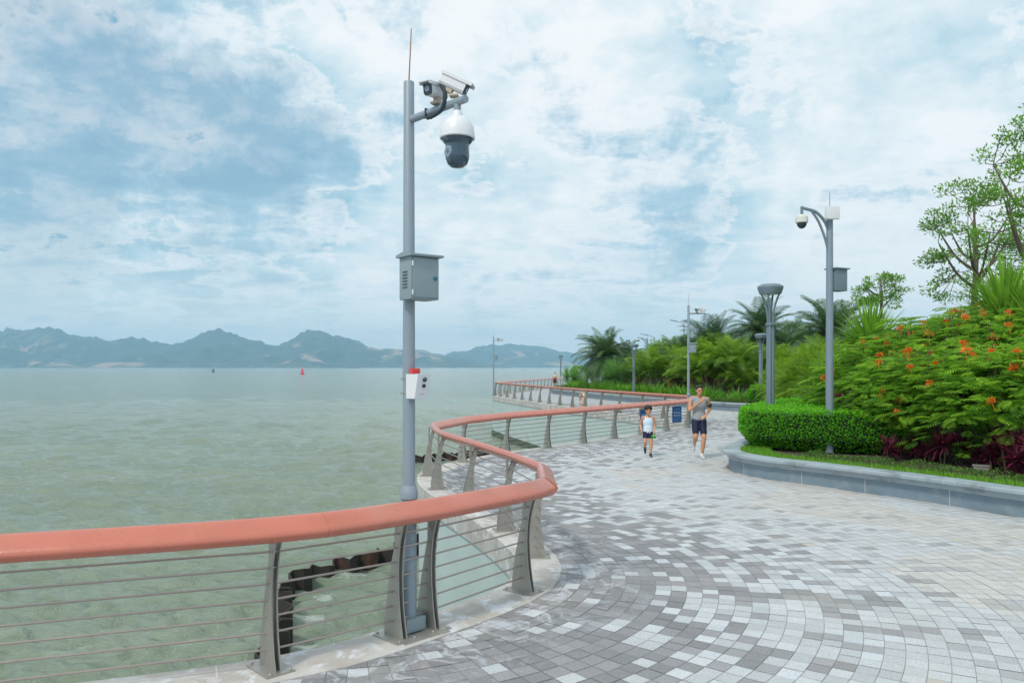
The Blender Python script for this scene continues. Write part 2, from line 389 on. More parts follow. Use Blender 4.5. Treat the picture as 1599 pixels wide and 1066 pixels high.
while R_ < 48:
    band = ring//7
    Rm = .5+(band*7+3.5)*ringw
    N = max(12, int(round(2*math.pi*Rm/.165)))
    off = (band*.37) % 1
    for k in range(N):
        th0 = 2*math.pi*(k+off)/N; th1 = 2*math.pi*(k+1+off)/N; tm = (th0+th1)/2
        cx = CX+(R_+ringw/2)*math.cos(tm); cy = CY+(R_+ringw/2)*math.sin(tm)
        if cy < 3.6 or cy > 47 or cx < -4.5 or cx > 16 or abs(cx) > .78*cy+1.5: continue
        quads.append((R_, th0, th1)); info.append((cx, cy, k, ring, band))
    R_ += ringw; ring += 1
cxs = np.array([i[0] for i in info]); cys = np.array([i[1] for i in info])
ins = np_inpoly(cxs, cys, DECK) & ~np_inpoly(cxs, cys, PLP) & ~np_inpoly(cxs, cys, FPP)
dist = np_dist(cxs, cys, near_path); ins &= dist > .2
V = []; FC = []; C = []; E = []
def hsh(*a): return random.Random(hash(a)).random()
for i, (q, inf) in enumerate(zip(quads, info)):
    if not ins[i]: continue
    r0, th0, th1 = q; d = dist[i]; k, rg = inf[2], inf[3]
    gp = .0024; r1 = r0+ringw-gp; r0 += gp; da = gp/max(r0, .3)
    b = len(V); dz = random.uniform(-.0012, .0012)
    for (r, th) in ((r0, th0+da), (r1, th0+da), (r1, th1-da), (r0, th1-da)): V.append((CX+r*math.cos(th), CY+r*math.sin(th), .0055+dz+random.uniform(-.0005, .0005)))
    FC.append((b, b+1, b+2, b+3))
    rr = random.random(); run = hsh(k, (rg+int(hsh(k)*9))//2, inf[4])
    dd = d + .35*mnoise.noise(Vector((inf[0]*.5, inf[1]*.5, 0)))
    pd = np.interp(dd, [0, .5, 1.2, 1.7, 2.3, 3.0, 4.0, 5.0, 6.5], [1, .93, .84, .60, .38, .24, .13, .05, .01])
    if inf[1] > 13: pd *= .7
    dark = run < pd if dd > 2.3 else rr < pd
    if dark: c = (np.array((.245, .245, .255))+np.array((.13, .135, .135))*np.clip((dd-1.6)/3, 0, 1))*random.uniform(.82, 1.2)
    elif dd < 3.3: c = np.array((.52, .55, .57))*random.uniform(.82, 1.08)
    else:
        wv = mnoise.noise(Vector((inf[0]*.45, inf[1]*.45, 5)))
        c = np.array((.50, .525, .54))*random.uniform(.92, 1.07)
        if wv > .02: c = c*np.array((1.04, .98, .92))
        if random.random() < .012: c = np.array((.54, .52, .46))*random.uniform(.85, 1)
        if random.random() < .06: c *= .82
    C += [(*c, 1.0)]*4; E += [float(d)]*4
me = bpy.data.meshes.new('paving'); me.from_pydata(V, [], FC); me.update()
ca = me.color_attributes.new('stone', 'FLOAT_COLOR', 'CORNER'); ca.data.foreach_set('color', np.array(C, dtype=np.float32).ravel())
ea = me.attributes.new('edge', 'FLOAT', 'CORNER'); ea.data.foreach_set('value', np.array(E, dtype=np.float32))
m, t, out = newmat('paver'); p = t.n('ShaderNodeBsdfPrincipled'); t.link(p.outputs[0], out.inputs[0])
a = t.n('ShaderNodeAttribute'); a.attribute_name = 'stone'; e = t.n('ShaderNodeAttribute'); e.attribute_name = 'edge'; g = t.n('ShaderNodeNewGeometry')
n1 = t.noise(g.outputs['Position'], 95, 4, .7); n2 = t.noise(g.outputs['Position'], 1.1, 8, .65, .5); n3 = t.noise(g.outputs['Position'], 3.2, 8, .7, 1.2)
c = t.mix(t.mapr(n1, .3, .7), (.80, .80, .80), (1.15, 1.15, 1.15)); c = t.mix(1.0, a.outputs['Color'], c, 'MULTIPLY')
c = t.mix(t.math('MULTIPLY', t.mapr(n2, .48, .72), .22), c, (.44, .36, .28))
lime = t.math('MULTIPLY', t.mapr(n3, .50, .60), t.mapr(e.outputs['Fac'], .35, 1.5, .62, 0))
c = t.mix(lime, c, (.60, .64, .68))
t.link(c, p.inputs['Base Color']); p.inputs['Roughness'].default_value = .62
bp = t.n('ShaderNodeBump'); bp.inputs['Strength'].default_value = .35; bp.inputs['Distance'].default_value = .004; t.link(n1, bp.inputs['Height']); t.link(bp.outputs[0], p.inputs['Normal'])
me.materials.append(m); pv = bpy.data.objects.new('paving', me); col.objects.link(pv); pv['kind'] = 'structure'

# coping strip and sea wall
m, t, out = newmat('coping'); p = t.n('ShaderNodeBsdfPrincipled'); t.link(p.outputs[0], out.inputs[0]); g = t.n('ShaderNodeNewGeometry')
n1 = t.noise(g.outputs['Position'], 1.6, 8, .65, .6); n2 = t.noise(g.outputs['Position'], 4.5, 8, .7, .8); n3 = t.noise(g.outputs['Position'], 60, 4, .6)
c = t.mix(t.mapr(n1, .42, .62), (.44, .41, .37), (.56, .54, .51)); c = t.mix(t.mapr(n2, .5, .62), c, (.66, .68, .70)); c = t.mix(t.math('MULTIPLY', t.mapr(n2, .34, .42, 1, 0), .55), c, (.42, .33, .24))
c = t.mix(t.math('MULTIPLY', n3, .25), c, (.3, .3, .3)); t.link(c, p.inputs['Base Color']); p.inputs['Roughness'].default_value = .7
b = MB(); b.sweep(EDGE, [(.24, -.32), (.24, .012), (.23, .018), (-.21, .018), (-.24, .010), (-.24, -.02), (.18, -.04), (.18, -.32)])
cp = b.build('kerb', MATS['coping']); cp['kind'] = 'structure'
b = MB(); acc = 0
for i in range(1, len(EDGE)-1):
    acc += math.dist(EDGE[i], EDGE[i-1])
    if acc > 1.35 and EDGE[i][1] < 62:
        acc = 0; t_ = Vector((EDGE[i+1][0]-EDGE[i-1][0], EDGE[i+1][1]-EDGE[i-1][1])).normalized(); rz = math.atan2(t_.y, t_.x)
        b.box((EDGE[i][0], EDGE[i][1], .0175), (.014, .44, .006), rz)
o = b.build('kerb_joints', M_joint, smooth=False); o['kind'] = 'structure'
b = MB(); SW = offset_path(EDGE, .2); b.sweep(SW, [(0, -.321), (-.35, -.321), (-.35, -4.4), (0, -4.4)])
sw = b.build('sea_wall', M_wall); tag(sw, 'pale concrete sea wall dropping from the promenade edge to the water', 'sea wall')
b = MB(); b.sweep(offset_path(EDGE, .22), [(.05, -2.75), (-.03, -2.6), (-.03, -3.4), (.05, -3.4)])
sl = b.build('weed_band', M_slime, parent=sw)

# ------------------------------------------------------------------ water
WZ = -3.0
nr, na = 560, 760
rad = np.exp(np.linspace(math.log(3.5), math.log(420), nr)); ang = np.linspace(R(-62), R(62), na)
RR, AA = np.meshgrid(rad, ang, indexing='ij'); X = RR*np.sin(AA); Yw = RR*np.cos(AA); Zw = np.zeros_like(X)
wr = np.random.default_rng(3)
for i in range(90):
    lam = float(np.exp(wr.uniform(math.log(.25), math.log(2.4)))); th = wr.normal(R(-72), R(27)); kx, ky = math.cos(th)*2*math.pi/lam, math.sin(th)*2*math.pi/lam
    amp = .0118*lam**.5; ph = wr.uniform(0, 6.28); fade = np.clip(1.6-RR*.022/lam, 0, 1)
    wv = np.sin(kx*X+ky*Yw+ph+.6*np.sin(.23*X+.31*Yw+i)); Zw += amp*fade*(wv+.35*(1-np.abs(np.sin((kx*X+ky*Yw+ph)/2)))*2-.35)
Zw[-60:] *= np.linspace(1, 0, 60)[:, None]
V = np.stack([X, Yw, Zw+WZ], -1).reshape(-1, 3)
idx = np.arange(nr*na).reshape(nr, na); Fq = np.stack([idx[:-1, :-1], idx[:-1, 1:], idx[1:, 1:], idx[1:, :-1]], -1).reshape(-1, 4)[:, ::-1]
# outer skirt to the far shore
ro = np.exp(np.linspace(math.log(420), math.log(24000), 24)); R2, A2 = np.meshgrid(ro[1:], ang, indexing='ij')
V2 = np.stack([R2*np.sin(A2), R2*np.cos(A2), np.full_like(R2, WZ)], -1).reshape(-1, 3)
i2 = np.vstack([idx[-1:], nr*na+np.arange(23*na).reshape(23, na)]); F2 = np.stack([i2[:-1, :-1], i2[:-1, 1:], i2[1:, 1:], i2[1:, :-1]], -1).reshape(-1, 4)[:, ::-1]
V = np.vstack([V, V2]); Fq = np.vstack([Fq, F2])
me = bpy.data.meshes.new('sea'); me.vertices.add(len(V)); me.vertices.foreach_set('co', V.astype(np.float32).ravel())
me.loops.add(Fq.size); me.loops.foreach_set('vertex_index', Fq.astype(np.int32).ravel()); me.polygons.add(len(Fq))
me.polygons.foreach_set('loop_start', np.arange(0, Fq.size, 4, dtype=np.int32)); me.polygons.foreach_set('loop_total', np.full(len(Fq), 4, np.int32))
me.update(calc_edges=True); me.validate(); me.polygons.foreach_set('use_smooth', [True]*len(me.polygons))
m, t, out = newmat('water'); p = t.n('ShaderNodeBsdfPrincipled'); t.link(p.outputs[0], out.inputs[0]); g = t.n('ShaderNodeNewGeometry')
mpn = t.n('ShaderNodeMapping'); t.link(g.outputs['Position'], mpn.inputs[0]); mpn.inputs['Scale'].default_value = (.38, 1.0, 1)
mpn.inputs['Rotation'].default_value = (0, 0, R(20))
n1 = t.noise(mpn.outputs[0], 3.2, 7, .65, .4); n2 = t.noise(mpn.outputs[0], .16, 6, .55, .3); n4 = t.noise(mpn.outputs[0], .012, 6, .6, .4)
n5 = t.noise(mpn.outputs[0], .5, 8, .62, .5)
c = t.mix(t.mapr(n2, .35, .65), (.20, .255, .19), (.24, .29, .22)); c = t.mix(t.math('MULTIPLY', t.mapr(n4, .4, .62), .3), c, (.26, .31, .25))
c = t.mix(t.math('MULTIPLY', t.mapr(n5, .48, .6), .12), c, (.14, .19, .12))
fn = t.noise(g.outputs['Position'], 3.5, 10, .7, 1.5); fm = 0.0
for (fx, fy, fr_) in [(-4.0, 19.3, 1.2), (-3.0, 20.8, 1.2), (-4.3, 17.6, .8), (-3.9, 14.6, .9), (-3.8, 13.0, .8), (-4.1, 16.0, .7), (-2.2, 22.6, 1.0)]:
    dv = t.n('ShaderNodeVectorMath', operation='DISTANCE'); t.link(g.outputs['Position'], dv.inputs[0]); dv.inputs[1].default_value = (fx, fy, WZ)
    fm = t.math('MAXIMUM', t.mapr(dv.outputs['Value'], 0, fr_, 1, 0), fm)
fo = t.math('MULTIPLY', t.mapr(t.math('MULTIPLY', fn, fm), .36, .52), .38)
c = t.mix(fo, c, (.72, .76, .75))
t.link(c, p.inputs['Base Color']); p.inputs['Roughness'].default_value = .1; p.inputs['IOR'].default_value = 1.33
hgt = t.math('ADD', t.math('MULTIPLY', n1, .5), t.math('ADD', t.math('MULTIPLY', t.noise(mpn.outputs[0], 1.1, 5, .6), .55), t.math('MULTIPLY', t.noise(mpn.outputs[0], 7.0, 4, .6, .5), .30)))
bp = t.n('ShaderNodeBump'); bp.inputs['Strength'].default_value = 1.0; bp.inputs['Distance'].default_value = .26; t.link(hgt, bp.inputs['Height']); t.link(bp.outputs[0], p.inputs['Normal'])
me.materials.append(m); sea = bpy.data.objects.new('sea', me); col.objects.link(sea); sea['kind'] = 'structure'

# ------------------------------------------------------------------ hills across the bay
m, t, out = newmat('hill_forest'); p = t.n('ShaderNodeBsdfPrincipled'); t.link(p.outputs[0], out.inputs[0]); g = t.n('ShaderNodeNewGeometry')
n1 = t.noise(g.outputs['Position'], .0011, 9, .62, .6); n2 = t.noise(g.outputs['Position'], .006, 7, .6, .3)
s_ = t.n('ShaderNodeSeparateXYZ'); t.link(g.outputs['Position'], s_.inputs[0])
c = t.mix(t.mapr(n2, .35, .65), (.018, .035, .032), (.05, .07, .055))
bare = t.math('MULTIPLY', t.math('MULTIPLY', t.mapr(n1, .55, .61), t.mapr(n2, .44, .54)), t.mapr(s_.outputs[2], 230, 330, 1, .25))
c = t.mix(bare, c, (.34, .235, .17))
n3 = t.noise(g.outputs['Position'], .02, 4, .6)
c = t.mix(t.math('MULTIPLY', t.mapr(n3, .56, .62), t.mapr(s_.outputs[2], 10, 60, .7, 0)), c, (.3, .3, .3))
t.link(c, p.inputs['Base Color']); p.inputs['Roughness'].default_value = .9
def hills(name, prof, D0, D1, D2, seed):
    xs = np.arange(prof[0][0], prof[-1][0]+.1, 5.0); nt_ = 64; V = []; n = len(xs)
    for i, x in enumerate(xs):
        a_ = math.atan((x-HX)/F); yp = np.interp(x, [q[0] for q in prof], [q[1] for q in prof])
        hr = (HY-yp)/F*D1*math.cos(0)  # ridge height at depth D1
        for j in range(nt_):
            u = j/(nt_-1)
            if u < .62: v = u/.62; D = D0+(D1-D0)*v; base = v**1.25
            else: v = (u-.62)/.38; D = D1+(D2-D1)*v; base = 1-.8*v*v
            Xp = (x-HX)/F*D
            q = Vector((Xp*.0009, D*.0009, seed)); rid = 1-abs(mnoise.noise(q)*2); rid2 = 1-abs(mnoise.noise(q*2.7)*2); fine = mnoise.noise(q*8)+.5*mnoise.noise(q*17)
            k = math.sin(math.pi*min(1, (v if u < .62 else 1-v)))
            h = hr*base + hr*.42*k*(rid-.62)+hr*.2*k*(rid2-.6)+hr*.10*fine*min(1, base*2)*(.25+k)
            jag = 1+.07*mnoise.noise(Vector((x*.09, seed, 1)))+.06*mnoise.noise(Vector((x*.25, seed, 2)))+.03*mnoise.noise(Vector((x*.7, seed, 3)))
            V.append((Xp, D, max(WZ-4, WZ+h*jag)-.5 if j else WZ-30))
    Fs = [(i*nt_+j, (i+1)*nt_+j, (i+1)*nt_+j+1, i*nt_+j+1) for i in range(n-1) for j in range(nt_-1)]
    me = bpy.data.meshes.new(name); me.from_pydata(V, [], Fs); me.update(); me.polygons.foreach_set('use_smooth', [True]*len(me.polygons)); me.materials.append(MATS['hill_forest'])
    o = bpy.data.objects.new(name, me); col.objects.link(o); o['kind'] = 'structure'
hills('hills', [(-700, 540), (-450, 515), (-300, 530), (-150, 512), (-50, 520), (0, 515), (14, 515), (30, 518), (50, 515), (75, 509.5), (92, 516), (110, 521), (150, 526), (175, 531), (200, 525), (222, 528), (240, 533), (265, 537), (290, 532), (318, 520), (345, 516), (375, 523), (392, 531), (405, 531), (420, 538), (432, 539), (450, 532), (470, 520), (490, 513.5), (508, 520), (520, 528), (535, 527), (555, 531), (575, 541), (590, 545), (605, 542), (640, 545), (700, 556), (760, 566), (800, 572)], 7600, 9300, 11500, 3.3)
hills('far_hills', [(540, 560), (600, 549), (640, 545), (665, 547), (680, 551), (695, 553), (707, 547.5), (725, 549.5), (745, 543), (762, 540), (795, 538.5), (820, 540), (840, 541), (858, 544), (875, 549), (900, 552), (960, 560), (1050, 556), (1200, 545), (1400, 555), (1700, 560)], 10200, 12500, 14500, 9.1)

# ------------------------------------------------------------------ haze
b = MB(); b.box((0, 6300, 320), (26000, 16500, 660))
hz_o = b.build('haze', None, smooth=False); hz_o['kind'] = 'stuff'
hz_o.data.materials.clear()
m, t, out = newmat('haze_air'); pv_ = t.n('ShaderNodeVolumePrincipled'); pv_.inputs['Color'].default_value = (.46, .77, 1.0, 1)
pv_.inputs['Density'].default_value = .9e-4; pv_.inputs['Anisotropy'].default_value = 0.0
t.link(pv_.outputs[0], out.inputs['Volume']); hz_o.data.materials.append(m)

# ------------------------------------------------------------------ railings
def rail_prof():
    a_, b_, tl = .104, .052, R(36); P = []
    for k in range(28):
        th = 2*math.pi*k/28; cc_, ss_ = math.cos(th), math.sin(th); x = a_*math.copysign(abs(cc_)**.62, cc_); z = b_*math.copysign(abs(ss_)**.62, ss_)
        P.append((x*math.cos(tl)-z*math.sin(tl)-.12, x*math.sin(tl)+z*math.cos(tl)))
    return P
OUT = [(0, .125), (.12, .116), (.25, .098), (.38, .074), (.5, .045), (.63, .015), (.75, -.02), (.87, -.052), (.97, -.08)]
INN = [(0, -.125), (.12, -.098), (.25, -.078), (.38, -.066), (.5, -.062), (.63, -.068), (.75, -.085), (.87, -.118), (.97, -.16)]
FIN = [(n_, z) for z, n_ in OUT]+[(n_, z) for z, n_ in reversed(INN)]
def midn(z): return .5*(np.interp(z, [q[0] for q in OUT], [q[1] for q in OUT])+np.interp(z, [q[0] for q in INN], [q[1] for q in INN]))
post_me = {}
def post_meshes():
    b = MB()
    for s_ in (-1, 1): b.prism(FIN, (s_*.021, 0, .022), (0, 1, 0), (0, 0, 1), (1, 0, 0), .010)
    fin = b.build('post', M_post, ang=25)
    b = MB(); b.box((0, midn(.55), .57), (.030, .03, .9))
    sp = b.build('spacer', M_post, parent=fin, smooth=False)
    b = MB(); b.box((0, 0, .0235), (.22, .34, .011), bev=.002)
    for sx in (-1, 1):
        for sy in (-1, 1): b.lathe([(.012, 0), (.012, .010), (.006, .016)], (sx*.075, sy*.15, .028), 8)
    pl = b.build('base_plate', M_post, parent=fin)
    return fin
POST = post_meshes(); used_proto = [False]
def tangent(P, i):
    a_ = Vector(P[max(i-1, 0)]); b_ = Vector(P[min(i+1, len(P)-1)]); return (b_-a_).normalized()
def railing(name, P, label, railz, railpath=None, tang=None, joints=(), ext=0.0):
    root = empty('railing', (0, 0, 0), 0, label, 'railing', 'curved promenade railings with red handrails')
    rods = [[] for _ in range(7)]
    for i, q in enumerate(P):
        t_ = tang[i] if tang and tang[i] is not None else tangent(P, i); t_ = Vector(t_).normalized(); rz = math.atan2(t_.y, t_.x); n_ = Vector((-t_.y, t_.x))
        if not used_proto[0]: po = POST; po.parent = root; used_proto[0] = True
        else: po = copy_tree(POST, root)
        po.location = (q[0], q[1], 0); po.rotation_euler = (0, 0, rz); po.scale = (1, 1, (railz(i)-.02)/1.0)
        for k in range(7):
            z = .13+.118*k; mn = midn(z); zz_ = z*(railz(i)-.02)+.02
            rods[k].append((q[0]+n_.x*mn, q[1]+n_.y*mn, zz_))
    for k in range(7):
        b = MB(); pts = rods[k]
        d0 = (Vector(pts[0])-Vector(pts[1])).normalized()*ext; d1 = (Vector(pts[-1])-Vector(pts[-2])).normalized()*ext
        pts = [tuple(Vector(pts[0])+d0)]+pts+[tuple(Vector(pts[-1])+d1)] if ext else pts
        b.tube(pts, .0085, 8); b.build('rod', M_rod, root)
    # handrail
    rp = railpath or [(q[0], q[1], railz(i)) for i, q in enumerate(P)]
    cuts = [0]+list(joints)+[len(rp)-1]
    for a_, c_ in zip(cuts[:-1], cuts[1:]):
        b = MB(); b.sweep([(x, y) for x, y, z in rp], rail_prof(), zs=[z for x, y, z in rp], sub=(a_, c_), gap=.0015 if a_ else 0); b.build('handrail', M_rail, root, ang=40)
    return root
def sm(pts, step): return [tuple(v) for v in catmull([Vector(p) for p in pts], step)]
nearP = POSTS['near']
ntan = [None, None, None, (math.cos(R(43)), math.sin(R(43))), (1, 1), (1, 1), (.62, .78)]
nz = [1.05, 1.05, 1.05, 1.045, 1.035, 1.03, 1.01]
rp_n = sm([(q[0], q[1], z) for q, z in zip(nearP, nz)], .25)
jn = min(range(len(rp_n)), key=lambda i: math.dist(rp_n[i][:2], (-1.52, 5.75)))
rp_n += [(.25, 7.80, 1.0)]
r1 = railing('near', nearP, 'nearest railing run, crossing in front of the tall camera pole', lambda i: nz[i], rp_n, ntan, joints=(jn,))
b = MB(); b.box((0, 0, .0215), (.46, .41, .010), bev=.002); o = b.build('base_plate', M_post, r1); o.location = (-.82, 6.34, -.002); o.rotation_euler = (0, 0, R(45))
backP = POSTS['back']
rp_b = [(.25, 7.805, 1.0), (.265, 9.1, .985)]+sm([(q[0], q[1], .98) for q in backP[1:]], .4)
rp_b += [(-1.70, 15.9, .98)]
railing('back', backP, 'short railing run behind the camera pole, between the two pointed corners of the bay', lambda i: .985, rp_b,
        tang=[(.02, 1), None, None, None, (-.1, 1)], joints=(1, 2), ext=.12)
longP = POSTS['long']
rp_l = [(-1.70, 15.905, .98)]+sm([(q[0], q[1], .985) for q in longP], .6)
railing('long', longP, 'long straight railing run behind the running boy with blue signs on it', lambda i: .985, rp_l, joints=(1,), ext=.15)
farP = POSTS['far']
rp_f = sm([(6.38, 27.85, .98), (6.95, 28.75, .98), (7.25, 29.75, .98)]+[(q[0], q[1], .98) for q in farP], .7)
railing('far', farP, 'railing run on top of the sea wall across the inlet with a life ring', lambda i: .98, rp_f)
rp_ff = [(-1.36, 59.6, .98), (-1.36, 60.2, .98)]+[(q[0], q[1], .98) for q in ff]
railing('farther', ff, 'most distant railing run of pale pink rail beyond the far corner', lambda i: .98, rp_ff)

# ------------------------------------------------------------------ camera poles
def bullet_camera(root, c, yaw, pitch, s=1.0, hood=M_white):
    M = Matrix.Rotation(yaw, 3, 'Z') @ Matrix.Rotation(pitch, 3, 'X'); c = Vector(c)
    b = MB(); poly = [(-.045, -.035), (-.03, -.055), (.03, -.055), (.045, -.035), (.045, .035), (.032, .048), (-.032, .048), (-.045, .035)]
    poly = [(x*s, y*s) for x, y in poly]
    b.prism(poly, c, M @ Vector((1, 0, 0)), M @ Vector((0, 0, 1)), M @ Vector((0, 1, 0)), .24*s)
    body = b.build('camera_body', M_white, root, ang=25)
    b = MB(); b.box(c+M @ Vector((0, -.02*s, .054*s)), (.106*s, .30*s, .007*s), M=M)
    for sx in (-1, 1): b.box(c+M @ Vector((sx*.0525*s, -.02*s, .042*s)), (.005*s, .30*s, .024*s), M=M)
    b.build('sun_hood', hood, body, smooth=False)
    b = MB(); f0 = c+M @ Vector((0, -.1235*s, -.003*s)); b.prism([(x*.93, y*.93) for x, y in poly], f0, M @ Vector((1, 0, 0)), M @ Vector((0, 0, 1)), M @ Vector((0, 1, 0)), .012*s)
    b.build('front_face', M_black, body, ang=25)
    b = MB(); MM = M @ Matrix.Rotation(R(90), 3, 'X'); b.lathe([(.024*s, 0), (.024*s, .007*s), (.016*s, .004*s)], f0+M @ Vector((0, -.006*s, 0)), 16, M=MM); b.build('lens', M_lens, body)
    b = MB(); b.box(c+M @ Vector((0, .01*s, -.075*s)), (.05*s, .06*s, .04*s), M=M, bev=.006*s); b.box(c+Vector((0, 0, -.108*s)), (.075*s, .075*s, .02*s), yaw, bev=.004*s)
    b.build('bracket', M_brass, body)
def cam_pole(name, loc, label, box_yaw, arm_dir, full=False, alarm=False):
    M_wh = M_white if full else M_cream
    x, y, z = loc; root = empty('camera_pole', loc, 0, label, 'camera pole', 'slim grey security camera poles')
    b = MB(); b.box((0, 0, .075), (.20, .20, .11), R(45), .008); b.build('pole_base', M_box, root)
    b = MB(); b.lathe([(.064, .13), (.064, 1.05), (.062, 1.09)], (0, 0, 0), 24); b.lathe([(.062, 1.09), (.075, 1.10), (.075, 1.15), (.066, 1.175), (.055, 1.21)], (0, 0, 0), 24)
    b.build('lower_sleeve', M_pole, root)
    b = MB(); b.lathe([(.052, 1.205), (.0505, 2.4), (.044, 4.54), (.040, 4.55)], (0, 0, 0), 24); b.build('pole', M_pole, root)
    b = MB(); b.tube([(.0, 0, 4.55), (.02, 0, 4.99)], [.006, .004], 8); b.build('lightning_rod', M_rust, root)
    A = Vector(arm_dir); L = A.length; ad = A.normalized(); pa = Vector((0, 0, 4.23)); 
    b = MB(); b.tube([pa, pa+A], .031, 14); arm = b.build('camera_arm', M_pole, root)
    # dome camera under the arm
    dc = pa+A*.86
    if full:
        b = MB(); b.tube([dc+Vector((0, 0, -.02)), dc+Vector((0, 0, -.09))], .028, 14); b.build('drop_tube', M_pole, root)
        b = MB(); b.lathe([(.030, -.07), (.040, -.09), (.044, -.115), (.075, -.125), (.105, -.155), (.126, -.20), (.136, -.25), (.138, -.285), (.130, -.292), (.12, -.28)], dc, 28); dm = b.build('dome_housing', M_white, root)
        b = MB(); b.lathe([(.122, -.288), (.116, -.31), (.094, -.335), (.092, -.37), (.095, -.41), (.092, -.445), (.076, -.485), (.048, -.508), (.012, -.515)], dc, 28); d2 = b.build('dome_glass', M_dome, dm)
    if full:
        b = MB(); v = Vector((-.75, -.66, 0)); MM = v.to_track_quat('Z', 'Y').to_matrix(); b.lathe([(.045, .0), (.045, .03), (.03, .036), (.012, .03)], dc+Vector((0, 0, -.40))+v*.062, 20, M=MM); b.build('lens', M_lens, dm)
    # bullets on the arm
    bullet_camera(root, pa+A*.50+Vector((-.0, -.02, .145)), R(-30), R(8), .92 if full else 1.0)
    bullet_camera(root, pa+A*.80+Vector((.0, .03, .165)), R(80), R(27), .9 if full else 1.0)
    if full:
        b = MB(); k = pa+A*.5
        pts = [pa+A*.35+Vector((.0, -.035, -.05)), pa+A*.5+Vector((0, -.045, -.05)), pa+A*.62+Vector((0, -.05, -.02)), pa+A*.66+Vector((0, -.05, .08)), pa+A*.60+Vector((0, -.05, .16)), pa+A*.61+Vector((0, -.02, .215)), pa+A*.66+Vector((0, .03, .20))]
        b.tube([tuple(q) for q in catmull([Vector(q) for q in pts], .02)], .017, 10); b.build('cable', M_rubber, root)
        b = MB(); b.tube([pa+A*.3+Vector((0, 0, -.038)), pa+A*.3+Vector((.0, 0, .038))], .004, 6); b.box(pa+A*.36+Vector((0, 0, -.006)), (.014, .072, .072), math.atan2(ad.y, ad.x)); b.build('cable_clip', M_rubber, root)
    # cabinet
    M = Matrix.Rotation(box_yaw, 3, 'Z'); ux, uy = M @ Vector((1, 0, 0)), M @ Vector((0, 1, 0)); W, D, Hh = .255, .20, .345
    c0 = Vector((.095, -.09, 0)) if full else (ux*.16)
    c0 = Vector((c0.x, c0.y, 2.905)); 
    b = MB(); b.box(c0, (W, D, Hh), box_yaw, .006); bx = b.build('cabinet', M_box, root)
    b = MB(); b.box(c0+Vector((0, 0, Hh/2+.006))-uy*.012, (W+.05, D+.06, .018), box_yaw, .003)
    b.prism([(-D/2-.03, 0), (D/2+.03, 0), (0, .022)], c0+Vector((0, 0, Hh/2+.0145)), uy, (0, 0, 1), ux, W+.05); b.build('cabinet_roof', M_box, bx)
    b = MB(); b.box(c0-uy*(D/2+.006)+Vector((0, 0, .0)), (W-.02, .011, Hh-.03), box_yaw, .003); dr = b.build('cabinet_door', M_box, bx)
    b = MB(); MM = M @ Matrix.Rotation(R(90), 3, 'X'); b.lathe([(.016, 0), (.016, .012), (.008, .014)], c0-uy*(D/2+.011)+ux*(W*.34), 14, M=MM); b.build('lock', M_teal, dr)
    b = MB()
    for dz in (.11, -.12): b.tube([c0-uy*(D/2+.012)-ux*(W*.47)+Vector((0, 0, dz-.02)), c0-uy*(D/2+.012)-ux*(W*.47)+Vector((0, 0, dz+.02))], .007, 8)
    b.build('hinge', M_white, dr)
    b = MB()
    for k in range(6): b.box(c0-ux*(W/2+.003)-uy*.0+Vector((0, 0, .05-.025*k)), (.008, .075, .007), box_yaw)
    b.build('vent', M_lampdark, bx, smooth=False)
    if alarm:
        c1 = Vector((.07, -.075, 2.03)); yaw = R(42)
        bM = Matrix.Rotation(yaw, 3, 'Z'); uy2 = bM @ Vector((0, 1, 0)); ux2 = bM @ Vector((1, 0, 0))
        b = MB(); poly = [(-.075, -.10), (.045, -.10), (.075, .10), (-.075, .10)]
        b.prism([(-.065, -.1), (.055, -.1), (.055, .1), (-.115, .1)], c1, -uy2*-1, (0, 0, 1), ux2, .125); al = b.build('alarm_box', M_white, root, smooth=False)
        b = MB(); b.box(c1+Vector((-.015, .01, .125)), (.075, .06, .045), yaw, .01); b.build('alarm_light', M_red, al)
        b = MB(); fr = c1-uy2*.098
        MM = bM @ Matrix.Rotation(R(100), 3, 'X')
        b.lathe([(.019, 0), (.019, .012), (.010, .006)], fr+Vector((0, 0, .055))-uy2*.0+ux2*.01, 14, M=MM); b.lathe([(.016, 0), (.016, .012), (.009, .006)], fr+Vector((0, 0, .005))+uy2*.012+ux2*.01, 14, M=MM)
        b.build('speaker_hole', M_black, al)
        b = MB()
        for k in range(4): b.box(fr+Vector((0, 0, -.062))+uy2*.024+ux2*(-.012+.013*k), (.008, .004, .008), yaw)
        b.build('red_print', simple('faded_red', (.6, .35, .33), .6), al, smooth=False)
        b = MB()
        for dz in (.06, -.06): b.lathe([(.054, -.006), (.054, .006)], (0, 0, 2.03+dz), 20); b.box((-.05, -.03, 2.03+dz), (.03, .008, .014))
        b.build('strap', M_post, al)
    return root
cam_pole('main', (-.855, 6.375, .014), 'tallest grey camera pole rising through the nearest railing, with cabinet and red topped alarm box', R(36), (.50, -.46, .02), True, True)
cam_pole('second', (6.74, 29.35, .014), 'grey camera pole at the end of the inlet just behind the running man', R(-10), (.62, -.1, 0))
cam_pole('third', (-1.42, 59.0, .014), 'small distant camera pole on the far corner of the sea wall', R(-10), (.75, -.05, 0))

